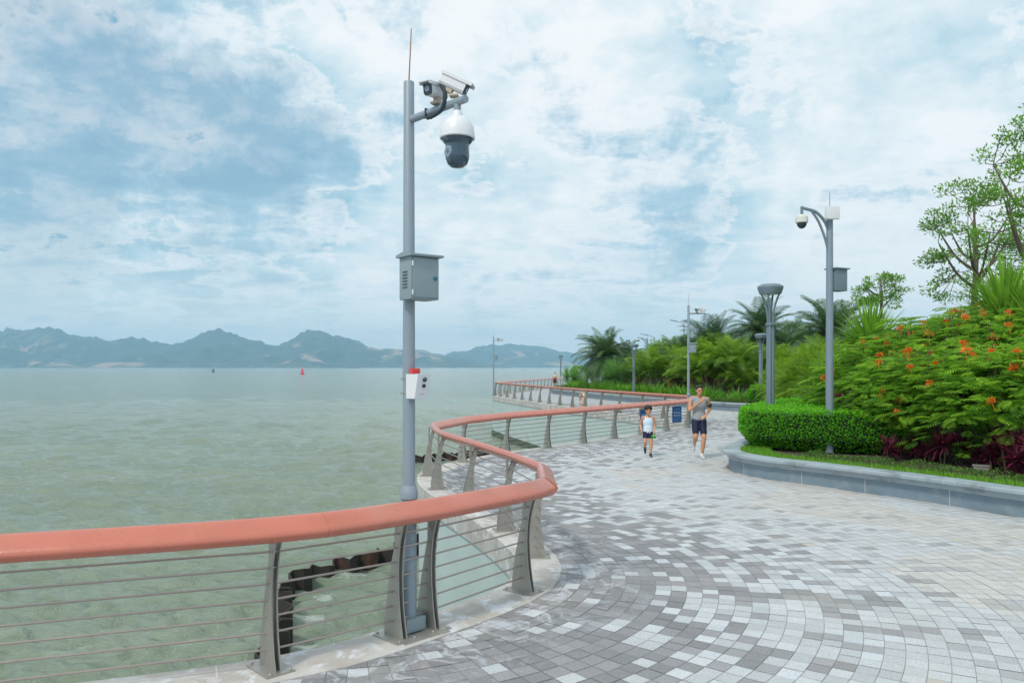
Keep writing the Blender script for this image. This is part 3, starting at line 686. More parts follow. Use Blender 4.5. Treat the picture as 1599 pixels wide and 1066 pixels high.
def big_pole(loc, top, label, s=1.0, box=True, yaw=0.0):
    root = empty('camera_pole', loc, yaw, label, 'camera pole', 'curved arm security camera poles'); T = top-loc[2]
    b = MB(); b.lathe([(.085, 0), (.082, 1.2), (.066, T), (.06, T+.02)], n=20); b.build('pole', M_pole2, root)
    b = MB(); b.tube([(0, 0, T), (.0, 0, T+.52)], [.012, .006], 8); b.build('lightning_rod', M_pole, root)
    b = MB(); b.tube([tuple(q) for q in catmull([Vector(q) for q in [(-.02, -.02, T-.35), (-.12, -.02, T-.12), (-.30, -.02, T+.07), (-.52, -.02, T+.14), (-.62, -.02, T+.17)]], .05)], [.035]*1 and .032, 10)
    b.tube([tuple(q) for q in catmull([Vector(q) for q in [(-.03, -.02, T-.78), (-.12, -.02, T-.45), (-.25, -.02, T-.12), (-.40, -.02, T+.10)]], .05)], .026, 10); b.build('curved_arm', M_lamp, root)
    c = (-.60, -.02, T+.13)
    b = MB(); b.tube([(c[0], c[1], T+.16), (c[0], c[1], T+.03)], .03, 10); b.build('drop_tube', M_lamp, root)
    b = MB(); b.lathe([(.04, .05), (.09, .03), (.125, -.01), (.13, -.12), (.115, -.135)], (c[0], c[1], T-.03), 20); h = b.build('dome_housing', M_cream, root)
    b = MB(); b.lathe([(.10, 0), (.095, -.05), (.06, -.10), (.015, -.12)], (c[0], c[1], T-.163), 20); b.build('dome_glass', M_black, h)
    if box:
        b = MB(); b.box((.0, -.14, T+.03), (.30, .08, .27), R(6), .01); b.box((.0, -.07, T-.05), (.08, .09, .12)); b.build('antenna_panel', M_white, root)
        b = MB(); b.box((.20, .10, T-1.37), (.34, .24, .46), R(25), .01); bx = b.build('cabinet', M_lamp, root)
        b = MB(); b.box((.20, .10, T-1.125), (.42, .32, .028), R(25), .004); b.build('cabinet_roof', M_lamp, bx)
    return root
big_pole((PX(1295.5, 16.34), 16.34, .38), 5.42, 'tall grey pole with curved camera arm standing in the near hedge')
p2 = big_pole((PX(1010.5, 85), 85, .4), PZ(529, 85), 'distant curved arm camera pole poking above the areca palms', box=False)
p2.scale = (1.7, 1.7, 1)

def lamp(loc, label, group='flared top promenade lamps', s=1.0):
    root = empty('street_lamp', loc, 0, label, 'street lamp', group); root.scale = (1, 1, s)
    b = MB()
    for k in range(4):
        a_ = R(45+90*k)+.2; b.tube([(.055*math.cos(a_), .055*math.sin(a_), 0), (.052*math.cos(a_), .052*math.sin(a_), 2.9)], .047, 12)
    b.build('pole', M_lamp, root)
    b = MB(); b.lathe([(.115, 2.84), (.12, 2.85), (.12, 2.90), (.10, 2.91)], n=20); b.build('collar', M_lamp, root)
    for k in range(4):
        b = MB(); a_ = R(45+90*k)+.2; pts = [(.06, 2.9), (.07, 3.1), (.105, 3.32), (.17, 3.52), (.255, 3.70)]
        b.tube([(r*math.cos(a_), r*math.sin(a_), z) for r, z in pts], .025, 10); b.build('arm', M_lamp, root)
    b = MB(); b.lathe([(.23, 3.62), (.262, 3.63), (.305, 3.76), (.312, 3.785), (.30, 3.82), (.21, 3.868), (.05, 3.885)], n=32); hd = b.build('lamp_head', M_lamp, root)
    b = MB(); b.lathe([(.20, 3.615), (.21, 3.619), (.19, 3.622)], n=24); b.build('lens', simple('diffuser', (.6, .6, .55), .4) if 'diffuser' not in MATS else MATS['diffuser'], hd)
    return root
lamp((PX(1203, 19), 19, .38), 'large flared lamp rising out of the near clipped hedge')
lamp((PX(1188, 39), 39, .38), 'flared lamp seen just left of the large lamp, before the lime bushes', s=.91)
lamp((PX(990, 50), 50, .38), 'flared lamp between the spiky plants and the areca palms', s=.86)
lamp((PX(925, 70), 70, .38), 'distant flared lamp between the two spiky clumps', s=.8)
lamp((PX(875.5, 108), 108, 0), 'farthest flared lamp with dark head at the left end of the planting')
def flood(loc, T, label, yaw):
    root = empty('road_lamp', loc, yaw, label, 'street lamp'); b = MB(); b.lathe([(.09, 0), (.06, T)], n=12); b.build('pole', M_pole, root)
    b = MB(); b.tube([(0, 0, T-.3), (-.3, 0, T+.1), (-.9, 0, T+.25)], .035, 8); b.build('arm', M_pole, root)
    b = MB(); b.box((-1.25, 0, T+.3), (.9, .25, .07), bev=.02, M=Matrix.Rotation(R(12), 3, 'Y')); b.build('lamp_head', M_lamp, root); return root
flood((PX(1022, 95), 95, .4), PZ(526, 95)-.4, 'thin armed road lamp peeping over the areca palms', 0)
flood((PX(1068, 90), 90, .4), PZ(505, 90)-.4, 'thin armed road lamp peeping out between the feather palms', .2)

# ------------------------------------------------------------------ planters
def planter(name, path, ztop, label, zb=0.0, cat='planter wall'):
    # travelled so that the bed is on the right
    root = empty(name, (0, 0, 0), 0, label, cat)
    b = MB(); b.sweep(path, [(0, 0), (0, ztop-.17), (-.22, ztop-.17), (-.22, 0)]); wl = b.build('wall_face', M_granite, root)
    b = MB(); b.sweep(path, [(.02, ztop-.169), (.028, ztop-.155), (.045, ztop-.13), (.08, ztop-.10), (.12, ztop-.072), (.15, ztop-.06), (.155, ztop-.012), (.145, ztop), (-.235, ztop), (-.24, ztop-.01), (-.24, ztop-.169)]); cpp = b.build('coping', M_cap, root)
    b = MB(); b2 = MB(); acc = 0; nxt = .9
    for i in range(1, len(path)-1):
        acc += math.dist(path[i], path[i-1])
        if acc > nxt and path[i][1] < 70 and abs(path[i][0]) < 30:
            acc = 0; nxt = random.uniform(1.0, 1.25); t_ = Vector((path[i+1][0]-path[i-1][0], path[i+1][1]-path[i-1][1])).normalized(); rz = math.atan2(t_.y, t_.x); n_ = Vector((-t_.y, t_.x))
            b.box((path[i][0]+n_.x*-.02, path[i][1]+n_.y*-.02, (ztop-.17)/2+.002), (.010, .05, ztop-.18), rz)
            b2.box((path[i][0]-n_.x*.04, path[i][1]-n_.y*.04, ztop-.033), (.007, .392, .070), rz)
    b.build('joint', M_joint, wl, smooth=False); b2.build('joint', M_joint, cpp, smooth=False)
    return root
PLr = PL  # travelled with the bed on the right
planter('planter_wall', PL, .42, 'low blue grey granite wall with rounded cap curving round the near flower bed')
planter('planter_wall', list(reversed(FP))[:0] or FP[::-1][::-1], .42, 'distant low granite wall curving along the palm bed')

def bed(name, poly, z, mat, rise=None):
    xs = [q[0] for q in poly]; ys = [q[1] for q in poly]
    return flat_poly(name, poly, z, mat)
bed_near = offset_path(PL, -.2)+[(60, -40), (20, -40)]
bed('soil', bed_near, .36, M_soil)
bed('far_soil', offset_path(FP, -.2)+[(200, 60)], .36, M_soil)

# ------------------------------------------------------------------ plants
def rvec(): 
    v = Vector((random.gauss(0, 1), random.gauss(0, 1), random.gauss(0, 1))); return v.normalized()
class Leaves(MB):
    def leaf(s, c, d, n, L, W, t=None):
        d = Vector(d).normalized(); sd = d.cross(Vector(n)); sd = sd.normalized() if sd.length > 1e-4 else Vector((1, 0, 0)); c = Vector(c)
        up = sd.cross(d)
        s.add([c, c+d*L*.45+sd*W/2+up*W*.12, c+d*L, c+d*L*.45-sd*W/2+up*W*.12], [(0, 1, 2, 3)], 0, random.random() if t is None else t)
    def blade(s, p, d, L, W, droop=.5, segs=4, t=None, taper=1.0, fold=0, w0=.4):
        p = Vector(p); d = Vector(d).normalized(); _, sd, _u = frame(d); t = random.random() if t is None else t; vs = []
        for i in range(segs+1):
            u = i/segs; wd = W*(w0+(1-w0)*math.sin(math.pi*min(1, u*1.15+.12)))*(1-u**3*.9*taper)
            if i == segs: wd = W*.06
            vs += [p-sd*wd/2, p+sd*wd/2]; p = p+d*L/segs; d = (d+Vector((0, 0, -droop/segs*(.5+u)))).normalized()
        s.add(vs, [(2*i, 2*i+1, 2*i+3, 2*i+2) for i in range(segs)], 0, t)
    def frond(s, p, d, L, nl, ll, wl, droop=1.2, t=None, hang=.35, vee=.3, r=.012):
        p = Vector(p); d = Vector(d).normalized(); t0 = random.random() if t is None else t; segs = nl
        pts = []; rol = random.uniform(-.4, .4)
        for i in range(segs+1):
            u = i/segs; pts.append((p.copy(), d.copy(), u)); p = p+d*L/segs; d = (d+Vector((0, 0, -droop/segs*(.35+1.5*u)))).normalized()
        s.tube([q[0] for q in pts[::max(1, segs//5)]], [r*(1-.75*i/max(1, len(pts[::max(1, segs//5)])-1)) for i in range(len(pts[::max(1, segs//5)]))], 3, caps=False, t=min(1, t0+.3))
        for (q, dd, u) in pts[2:]:
            _, sd, up = frame(dd); sd = (sd+up*rol).normalized(); k = math.sin(math.pi*(.12+.80*u))*.9+.15
            for sg in (-1, 1):
                v = (sd*sg*1.0+dd*(.55+.5*u)+up*vee+Vector((0, 0, -hang))).normalized()
                tt = min(1, max(0, t0*.65+random.uniform(-.1, .4)))
                l_ = ll*k*random.uniform(.85, 1.1); m1 = q+v*l_*.5; v2 = (v+Vector((0, 0, -hang*1.2))).normalized(); e = m1+v2*l_*.5; wv_ = dd*wl*.5
                s.add([q-wv_*.6, q+wv_*.6, m1+wv_, m1-wv_, e], [(0, 1, 2, 3), (3, 2, 4)], 0, tt)

def palm_tree(loc, h, nf, L, label, mat=L_palm, seed=0, dry=0):
    random.seed(seed); L *= 1.15; root = empty('palm_tree', loc, 0, label, 'palm tree', 'feather palms behind the planting')
    b = MB(); pts = []; rs = []
    lean = (random.uniform(-.05, .05), random.uniform(-.05, .05))
    for i in range(24): u = i/23; pts.append((lean[0]*h*u, lean[1]*h*u, h*u)); rs.append(.15*(1-.3*u)*(1.08 if i % 2 else .95))
    b.tube(pts, rs, 12); b.build('trunk', M_pbark, root)
    c = Leaves(); top = Vector(pts[-1])
    nf = int(nf*1.8)
    for i in range(nf):
        az = i*2.399+random.uniform(-.3, .3); el = R(78)-R(118)*(i/nf)**.9+random.uniform(-.12, .12)
        d = Vector((math.cos(az)*math.cos(el), math.sin(az)*math.cos(el), math.sin(el)))
        c.frond(top+Vector((0, 0, .05)), d, L*random.uniform(.9, 1.15), 26, L*.26, .07, droop=1.35, t=random.random()*.9, hang=.3)
    c.build('crown', mat, root, tint=True)
    if dry:
        c = Leaves()
        for i in range(dry):
            az = random.uniform(0, 6.28); c.frond(top-Vector((0, 0, .15)), (math.cos(az), math.sin(az), -.6), L*.7, 18, L*.2, .05, droop=1.5, hang=.6)
        c.build('dead_fronds', L_dry, root, tint=True)
    return root
palm_tree((PX(945, 60), 60, .4), 2.5, 50, 2.2, 'feather palm standing apart above the spiky plants, leftmost of the palms', seed=1)
palm_tree((PX(978, 68), 68, .4), 2.1, 40, 1.9, 'smaller feather palm tucked against the leftmost palm', seed=11)
palm_tree((PX(1062, 54), 54, .4), 1.9, 46, 2.2, 'feather palm just left of the camera pole behind the man', seed=2)
palm_tree((PX(1112, 55), 55, .4), 2.9, 54, 2.5, 'tall blue green feather palm behind the right of that camera pole', seed=3)
palm_tree((PX(1150, 60), 60, .4), 2.4, 44, 1.9, 'slender feather palm filling the gap between two bigger palms', seed=4)
palm_tree((PX(1188, 50), 50, .4), 3.8, 52, 2.3, 'greyish feather palm directly behind the large lamp', seed=5)
palm_tree((PX(1298, 40), 40, .4), 3.2, 56, 2.2, 'silvery feather palm behind the tall curved arm camera pole', seed=6)
palm_tree((PX(1240, 48), 48, .4), 2.5, 40, 1.9, 'low feather palm between the large lamp and the curved arm pole', seed=7)
palm_tree((PX(1395, 44), 44, .4), 2.2, 40, 1.9, 'low feather palm under the small open tree', seed=8)

def areca_proto(seed, mat=L_areca):
    random.seed(seed); root = empty('areca_palm'); b = MB(); c = Leaves(); c2 = Leaves()
    for k in range(12):
        az = random.uniform(0, 6.28); r = random.uniform(.05, .5); bx, by = r*math.cos(az), r*math.sin(az); hh = random.uniform(.9, 1.9)
        tx, ty = bx*1.9, by*1.9; b.tube([(bx, by, 0), ((bx+tx)/2, (by+ty)/2, hh*.55), (tx, ty, hh)], [.035, .03, .025], 6)
        for j in range(7):
            a2 = az+random.uniform(-2.6, 2.6); el = random.uniform(.35, 1.4); d = Vector((math.cos(a2)*math.cos(el), math.sin(a2)*math.cos(el), math.sin(el)))
            c.frond((tx, ty, hh), d, random.uniform(1.3, 1.9), 20, .42, .05, droop=1.5, t=random.random()*.75+(.2 if el > 1 else 0), hang=.3)
    for j in range(3):
        a2 = random.uniform(0, 6.28); c2.frond((0, 0, 1.0), (math.cos(a2), math.sin(a2), .2), 1.4, 16, .4, .05, droop=2.2, hang=.5)
    b.build('stem', M_pbark, root); c.build('crown', mat, root, tint=True); c2.build('dead_fronds', L_dry, root, tint=True); return root
def scatter(protos, spots, labels, cat, group):
    used = set()
    for i, (x, y, z, s, rz) in enumerate(spots):
        pr = protos[i % len(protos)]
        if id(pr) in used: o = copy_tree(pr)
        else: o = pr; used.add(id(pr))
        o.location = (x, y, z); o.rotation_euler = (0, 0, rz); o.scale = (s, s, s)
        lb = labels[i] if isinstance(labels, list) else labels
        tag(o, lb, cat, group)
random.seed(5)
ar = [areca_proto(21), areca_proto(22), areca_proto(23)]
spots = []
for (px, Y, s) in [(1008, 57, 1.0), (1030, 51, 1.1), (1060, 52, 1.05), (1092, 47, 1.15), (1122, 46, 1.15), (1150, 45, 1.15), (1172, 49, 1.15), (1000, 63, 1.1), (1045, 59, 1.3), (1135, 52, 1.3), (1080, 58, 1.4), (1215, 44, 1.0), (1250, 46, 1.0), (1158, 44, .7)]:
    spots.append((PX(px, Y), Y, .38, s, random.uniform(0, 6)))
scatter(ar, spots, 'bushy yellow green areca palm clump in the dense mass behind the running man', 'palm clump', 'areca palms massed in the far bed')

def spiky_proto(seed, n, L, W, h, name='spiky_plant', heads=1, mat=L_yuc, low=-.35, stiff=.35):
    random.seed(seed); root = empty(name); b = MB(); c = Leaves()
    for k in range(heads):
        ox, oy = (0, 0) if heads == 1 else (random.uniform(-.5, .5), random.uniform(-.5, .5)); hh = h*random.uniform(.7, 1.1) if heads > 1 else h
        b.tube([(ox*.3, oy*.3, 0), (ox*.7, oy*.7, hh*.5), (ox, oy, hh)], [.09, .07, .06], 8)
        for i in range(n):
            az = i*2.399; u = i/n; sinel = 1-u*(1-low); el = math.asin(max(-1, min(1, sinel)))+random.uniform(-.12, .12)
            d = Vector((math.cos(az)*math.cos(el), math.sin(az)*math.cos(el), math.sin(el)))
            c.blade((ox, oy, hh+.15*(1-u)), d, L*random.uniform(.8, 1.1), W, droop=stiff+.4*u, segs=3, t=min(1, .9*random.random()+.15*(1-u)))
    b.build('stem', M_pbark, root); c.build('crown', mat, root, tint=True); return root
def place(o, x, y, z, s, rz, label, cat, group=None):
    o.location = (x, y, z); o.rotation_euler = (0, 0, rz); o.scale = (s, s, s); return tag(o, label, cat, group)
sp1 = spiky_proto(31, 170, 1.25, .06, .9, heads=3)
place(sp1, PX(893, 68), 68, .38, 1.0, 0, 'bright green spiky clump at the left tip of the planting by the sea', 'spiky plant')
sp2 = spiky_proto(32, 140, .95, .055, .7, heads=1)
place(sp2, PX(917, 74), 74, .38, 1.2, 0, 'small spiky plant squeezed between the tip clump and the rounded one', 'spiky plant')
sp3 = spiky_proto(33, 420, 1.6, .05, 1.1, heads=2)
place(sp3, PX(961, 57), 57, .38, 1.0, 1, 'big rounded blue green spiky plant below the leftmost palm', 'spiky plant')
sp4 = spiky_proto(34, 120, 1.35, .10, 1.9, heads=3, mat=L_fan, low=.15, stiff=.25, name='fan_plant')
place(sp4, PX(1362, 20.5), 20.5, .75, .95, 0, 'upright bright green fan plant above the orange flowers by the curved arm pole', 'fan plant')
sp5 = copy_tree(sp4); place(sp5, PX(1575, 17.5), 17.5, .95, 1.1, 2.0, 'upright bright green fan plant at the right end of the flowering shrubs', 'fan plant')
sp6 = spiky_proto(35, 60, 1.1, .05, .7, heads=2, mat=L_ybush if False else L_fan, low=-.1, stiff=.5, name='fan_plant')
place(sp6, PX(1300, 21), 21, .38, 1.0, 0, 'sprawling light green plant whose thin blades reach out behind the hedge', 'fan plant')
sp7 = copy_tree(sp6); place(sp7, PX(1335, 24), 24, .6, 1.4, 1.0, 'loose light green blade plant just right of the curved arm pole', 'fan plant')
extra = [(1330, 22, .9, 1.1, 'light green fan plant straight behind the curved arm pole'), (1415, 22, .8, 1.0, 'light green fan plant between the upright one and the tree trunk'), (1545, 20.5, .9, .9, 'light green fan plant directly below the leaning right tree'), (1620, 16.5, .8, 1.0, 'light green fan plant cut by the right frame edge')]
for px_, Yq, z_, s__, lb_ in extra:
    q_ = copy_tree(sp6 if px_ in (1330, 1415) else sp4); place(q_, PX(px_, Yq), Yq, z_, s__, px_*.7, lb_, 'fan plant')
sp8 = copy_tree(sp4); place(sp8, PX(1475, 21), 21, .7, .85, 4.0, 'fan plant under the big open tree behind the flowering shrubs', 'fan plant')

# lilies
def lily_proto(seed):
    random.seed(seed); c = Leaves()
    for i in range(34):
        az = i*2.399; el = random.uniform(.35, 1.35); c.blade((random.uniform(-.1, .1), random.uniform(-.1, .1), 0), (math.cos(az)*math.cos(el), math.sin(az)*math.cos(el), math.sin(el)), random.uniform(.55, .95), .085, droop=.9, segs=4)
    return c.build('lily_clump', L_lily, tint=True)
lp = [lily_proto(41), lily_proto(42)]
spots = []; random.seed(9)
fline = [q for q in offset_path(FP, -1.6) if 37 < q[1] < 68 and q[0] < 20]
acc = 0
for i in range(1, len(fline)):
    acc += math.dist(fline[i], fline[i-1])
    if acc > .62:
        acc = 0
        for o_ in (0, -.55): 
            q = offset_path(fline, o_+random.uniform(-.15, .15))[i]; spots.append((q[0], q[1], .36, random.uniform(.95, 1.35), random.uniform(0, 6)))
scatter(lp, spots, 'bright green lily clump in the row along the distant planter wall', 'lily clump', 'lilies bordering the far bed')

# leafy ground cover bands (uncountable)
def cover(name, path, o0, o1, h, dens, mat, size, seed, label, yl=(0, 80), xl=30, blade=False):
    random.seed(seed); c = Leaves(); acc = 0
    for i in range(1, len(path)-1):
        if not (yl[0] < path[i][1] < yl[1]) or path[i][0] > xl: continue
        seg = math.dist(path[i], path[i-1]); t_ = Vector((path[i+1][0]-path[i-1][0], path[i+1][1]-path[i-1][1])).normalized(); n_ = Vector((-t_.y, t_.x))
        k = int(seg*abs(o1-o0)*dens)
        for _ in range(k):
            o_ = random.uniform(o0, o1); u = random.uniform(-.5, .5)*seg; x = path[i][0]+t_.x*u+n_.x*o_; y = path[i][1]+t_.y*u+n_.y*o_
            if blade:
                v = Vector((random.gauss(0, .35), random.gauss(0, .35), 1)); c.blade((x, y, .35), v, h*random.uniform(.5, 1.2), size*.18, droop=.6, segs=2)
            else:
                hn = h*(.65+.35*mnoise.noise(Vector((x*2.2, y*2.2, seed)))*1.5)
                z = .36+hn*random.random()**.5; v = rvec(); v.z = abs(v.z)*.6; c.leaf((x, y, z), v, rvec()+Vector((0, 0, 1)), size*random.uniform(.6, 1.2), size*.5)
    o = c.build(name, mat, tint=True); tag(o, label, 'plants', None, 'stuff'); return o
cover('grass', PL, -.24, -.85, .11, 1500, L_grass, .05, 51, 'short bright grass fringe inside the near granite wall', yl=(8, 20), blade=True)
cover('ground_cover', PL, -.85, -1.45, .17, 1500, L_cover, .045, 52, 'dark low ground cover behind the near grass fringe', yl=(8.5, 15.2))
cover('far_ground_cover', FP, -.25, -1.3, .32, 260, L_cover, .09, 53, 'low olive ground cover along the distant planter wall', yl=(34, 72), xl=34)
lw = offset_path(PL, -.22)
# clipped hedges
def hedge(name, poly, z0, z1, dens, label, size=.05, seed=0, lift=.36):
    random.seed(seed); root = None; c = Leaves(); P = [Vector(q) for q in poly]; P = catmull(P, .25, True); n = len(P)
    cen = sum(P, Vector((0, 0)))/n
    area = abs(sum(P[i].x*P[(i+1) % n].y-P[(i+1) % n].x*P[i].y for i in range(n)))/2
    xs = [p.x for p in P]; ys = [p.y for p in P]
    ccw = sum(P[i].x*P[(i+1) % n].y-P[(i+1) % n].x*P[i].y for i in range(n)) > 0
    for i in range(n):
        a_, b_ = P[i], P[(i+1) % n]; L = (b_-a_).length; t_ = (b_-a_).normalized(); nn = Vector((t_.y, -t_.x)) if ccw else Vector((-t_.y, t_.x))
        for _ in range(int(L*(z1-z0)*dens*1.5)):
            q = a_+(b_-a_)*random.random(); z = random.uniform(z0+.02, z1); ins_ = 0
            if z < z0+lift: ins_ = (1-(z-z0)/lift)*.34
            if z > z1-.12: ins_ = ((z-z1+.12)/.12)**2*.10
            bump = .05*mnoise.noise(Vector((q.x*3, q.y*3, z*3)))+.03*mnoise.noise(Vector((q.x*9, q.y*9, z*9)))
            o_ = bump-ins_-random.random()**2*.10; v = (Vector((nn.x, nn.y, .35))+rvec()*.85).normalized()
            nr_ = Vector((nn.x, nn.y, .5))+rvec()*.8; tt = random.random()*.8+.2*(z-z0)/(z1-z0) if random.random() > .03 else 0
            c.leaf((q.x+nn.x*o_, q.y+nn.y*o_, z), v, nr_, size*random.uniform(.7, 1.25), size*.55, tt)
    k = 0; target = int(area*dens); pl = [(p.x, p.y) for p in P]
    while k < target:
        x = random.uniform(min(xs), max(xs)); y = random.uniform(min(ys), max(ys))
        if not inpoly(x, y, pl): continue
        k += 1; z = z1+.04*mnoise.noise(Vector((x*3, y*3, 0)))+.02*mnoise.noise(Vector((x*9, y*9, 0)))-random.random()**2*.08
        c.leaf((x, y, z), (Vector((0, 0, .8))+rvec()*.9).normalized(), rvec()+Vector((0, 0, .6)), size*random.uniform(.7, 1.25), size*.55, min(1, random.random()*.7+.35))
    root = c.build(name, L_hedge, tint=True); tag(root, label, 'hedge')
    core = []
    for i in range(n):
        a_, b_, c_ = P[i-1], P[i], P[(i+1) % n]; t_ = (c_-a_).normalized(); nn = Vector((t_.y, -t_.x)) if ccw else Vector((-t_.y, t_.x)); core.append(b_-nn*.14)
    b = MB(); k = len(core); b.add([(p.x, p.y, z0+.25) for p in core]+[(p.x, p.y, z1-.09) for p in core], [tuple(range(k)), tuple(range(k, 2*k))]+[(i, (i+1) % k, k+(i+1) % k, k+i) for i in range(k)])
    b.build('dark_core', L_hedge2, root, smooth=False)  # solid dark block, not twigs; keeps the leaf shell from being see-through
    return root
hedge('hedge', [(5.22, 17.55), (5.42, 16.95), (5.95, 16.45), (6.7, 16.08), (7.6, 15.75), (8.4, 15.9), (9.2, 17.5), (9.9, 21), (9.4, 23.4), (8.3, 23.0), (6.9, 21.0), (5.7, 18.8)], .37, 1.26, 1250, 'thick clipped bright green hedge on the tip of the near planter', .055, 61)
hedge('hedge', [(11.9, 38.2), (13.0, 37.2), (15.5, 36.9), (18.5, 37), (18.5, 38.3), (15, 38.5), (12.6, 39.2)], .37, 1.25, 260, 'second clipped hedge beyond the near one, under the lime bushes', .11, 62)

# bushes
def bush_proto(seed, name, mat, r=1.0, n=1500, size=.13, squash=.9, fr=False):
    random.seed(seed); root = empty(name); c = Leaves(); b = MB()
    for k in range(9):
        a_ = random.uniform(0, 6.28); e = random.uniform(.5, 1.4); b.tube([(0, 0, 0), (math.cos(a_)*r*.35, math.sin(a_)*r*.35, r*.6*squash), (math.cos(a_)*r*.6*math.cos(e), math.sin(a_)*r*.6*math.cos(e), r*1.2*squash)], [.03, .02, .008], 5)
    b.build('stem', M_bark, root)
    cl = [(rvec(), random.uniform(.55, 1.0)) for _ in range(26)]
    for i in range(n):
        v, q = random.choice(cl); v = (v+rvec()*.42).normalized(); rr = r*(q*.75+.25)*random.uniform(.72, 1.05)*(1+.2*mnoise.noise(v*2.3+Vector((seed, 0, 0))))
        pz = v*rr; pz.z = (pz.z*squash+r*squash*.95)
        if pz.z < .03: continue
        d = (v*.8+rvec()*.8+Vector((0, 0, .25))).normalized()
        if fr:
            s0 = size*random.uniform(.8, 1.3); c.frond(pz, d, s0*2.4, 7, s0*.7, s0*.17, droop=.8, t=random.random()*.8, hang=.15, r=.004)
        else: c.leaf(pz, d, rvec()+Vector((0, 0, .8)), size*random.uniform(.7, 1.3), size*.42)
    c.build('foliage', mat, root, tint=True); return root
yb = [bush_proto(71, 'lime_bush', L_ybush, 1.05, 900, .16, .9, True), bush_proto(72, 'lime_bush', L_ybush, 1.0, 900, .15, .85, True)]
random.seed(12)
sp = [(PX(px, Y), Y, .36, s, random.uniform(0, 6)) for px, Y, s in [(1228, 33, 1.1), (1246, 31, 1.2), (1275, 29, 1.25), (1300, 26, 1.15), (1255, 35, 1.4), (1226, 43, 1.35), (1290, 33, 1.5), (1320, 30, 1.4), (1345, 27, 1.3)]]
scatter(yb, sp, 'feathery lime green bush in the bank between the large lamp and the flowering shrubs', 'bush', 'lime green bushes on the bank')
db = [bush_proto(73, 'bush', L_bush, 1.2, 2400, .15, 1.0), bush_proto(74, 'bush', L_bush, 1.2, 2400, .17, .95)]
sp = [(PX(px, Y), Y, .36, s, random.uniform(0, 6)) for px, Y, s in [(1030, 66, 1.6), (1000, 74, 1.3), (1075, 66, 1.7), (1120, 64, 1.7), (1165, 58, 1.6), (1205, 54, 1.6), (1250, 52, 1.5), (1300, 48, 1.5), (1350, 38, 1.2), (1400, 34, 1.05), (1440, 31, 1.15), (1490, 29, 1.5), (1540, 27, 1.5), (1590, 25, 1.5), (1640, 22, 1.6), (1380, 26, 1.2), (1430, 24, 1.2), (975, 64, .9), (935, 70, .9), (905, 78, 1.0), (1560, 20, 1.15), (1500, 20.5, 1.1), (1445, 19.5, 1.05), (1135, 68, 2.3), (1215, 60, 1.9), (1265, 56, 1.9), (1040, 72, 1.9), (1085, 72, 2.2), (1330, 44, 1.7)]]
scatter(db, sp, 'dark leafy filler bush half hidden behind the showier planting', 'bush', 'dark bushes at the back of the beds')

# peacock flower shrubs
def pea_proto(seed, r=1.15):
    random.seed(seed); root = empty('flowering_shrub'); b = MB(); c = Leaves()
    for k in range(16):
        a_ = random.uniform(0, 6.28); e = random.uniform(.5, 1.45); rr = r*.8
        b.tube([(0, 0, 0), (math.cos(a_)*rr*.45*math.cos(e), math.sin(a_)*rr*.45*math.cos(e), r*.8), (math.cos(a_)*rr*math.cos(e), math.sin(a_)*rr*math.cos(e), r*1.0+r*.85*math.sin(e))], [.028, .018, .007], 5)
    b.build('stem', M_bark, root)
    def lf(p, az, L, t0, tilt):
        # doubly divided flat spray
        d = Vector((math.cos(az), math.sin(az), tilt)).normalized(); sd = Vector((-math.sin(az), math.cos(az), random.uniform(-.2, .2))).normalized(); n = d.cross(sd)
        for j in range(7):
            u = (j+.8)/7.5; q = p+d*L*u-Vector((0, 0, .10*L*u*u*2)); pl_ = L*.46*math.sin(math.pi*(.18+.72*u))
            for sg in (-1, 1):
                v = (sd*sg+d*.45-Vector((0, 0, .12))).normalized(); wd = d*L*.052; m1 = q+v*pl_*.5+Vector((0, 0, .004))
                c.add([q-wd*.5, q+wd*.5, m1+wd, q+v*pl_-Vector((0, 0, .02)), m1-wd], [(0, 1, 2, 3, 4)], 0, min(1, max(0, t0+random.uniform(-.12, .18))))
    for i in range(1050):
        v = rvec(); v.z = abs(v.z)*1.0-.25 if random.random() < .72 else v.z; v.normalize()
        rr = r*random.uniform(.62, 1.06)*(1+.18*mnoise.noise(v*2.5+Vector((seed, 1, 0)))); p = v*rr; p.z = p.z*1.02+r*.88
        if p.z < .10: continue
        az = math.atan2(v.y, v.x)+random.gauss(0, .7)
        lf(p, az, random.uniform(.17, .34), random.uniform(.0, .8)+.2*max(0, v.z), random.uniform(-.25, .25))
    c.build('foliage', L_pea, root, tint=True)
    return root, r
def flower_me(seed):
    random.seed(seed); c = Leaves()
    for i in range(46):
        v = rvec(); v.z = abs(v.z); p = v*random.uniform(.02, .085); p.z *= 1.2; c.leaf(p, (v+rvec()*.5), rvec(), random.uniform(.03, .055), .035, random.random()**1.5)
    c.tube([(0, 0, -.16), (0, 0, .02)], .005, 4, t=1)
    return c.build('flower_cluster', L_flower, tint=True)
fl = flower_me(80)
pe = [pea_proto(81), pea_proto(82), pea_proto(83)]
plabels = ['orange flowered shrub beside the curved arm pole, first of the flowering bank', 'orange flowered shrub next to the clipped hedge in the front row', 'orange flowered shrub above the small pale stone box',
           'orange flowered shrub in the front row at the frame edge', 'orange flowered shrub behind the clipped hedge end', 'orange flowered shrub in the second row below the upright fan plant', 'orange flowered shrub in the middle of the second row',
           'orange flowered shrub in the second row under the open tree', 'orange flowered shrub crowning the bank before the right fan plant', 'orange flowered shrub at the bank top beneath the tree trunk', 'orange flowered shrub low down by the purple leaves at the frame edge']
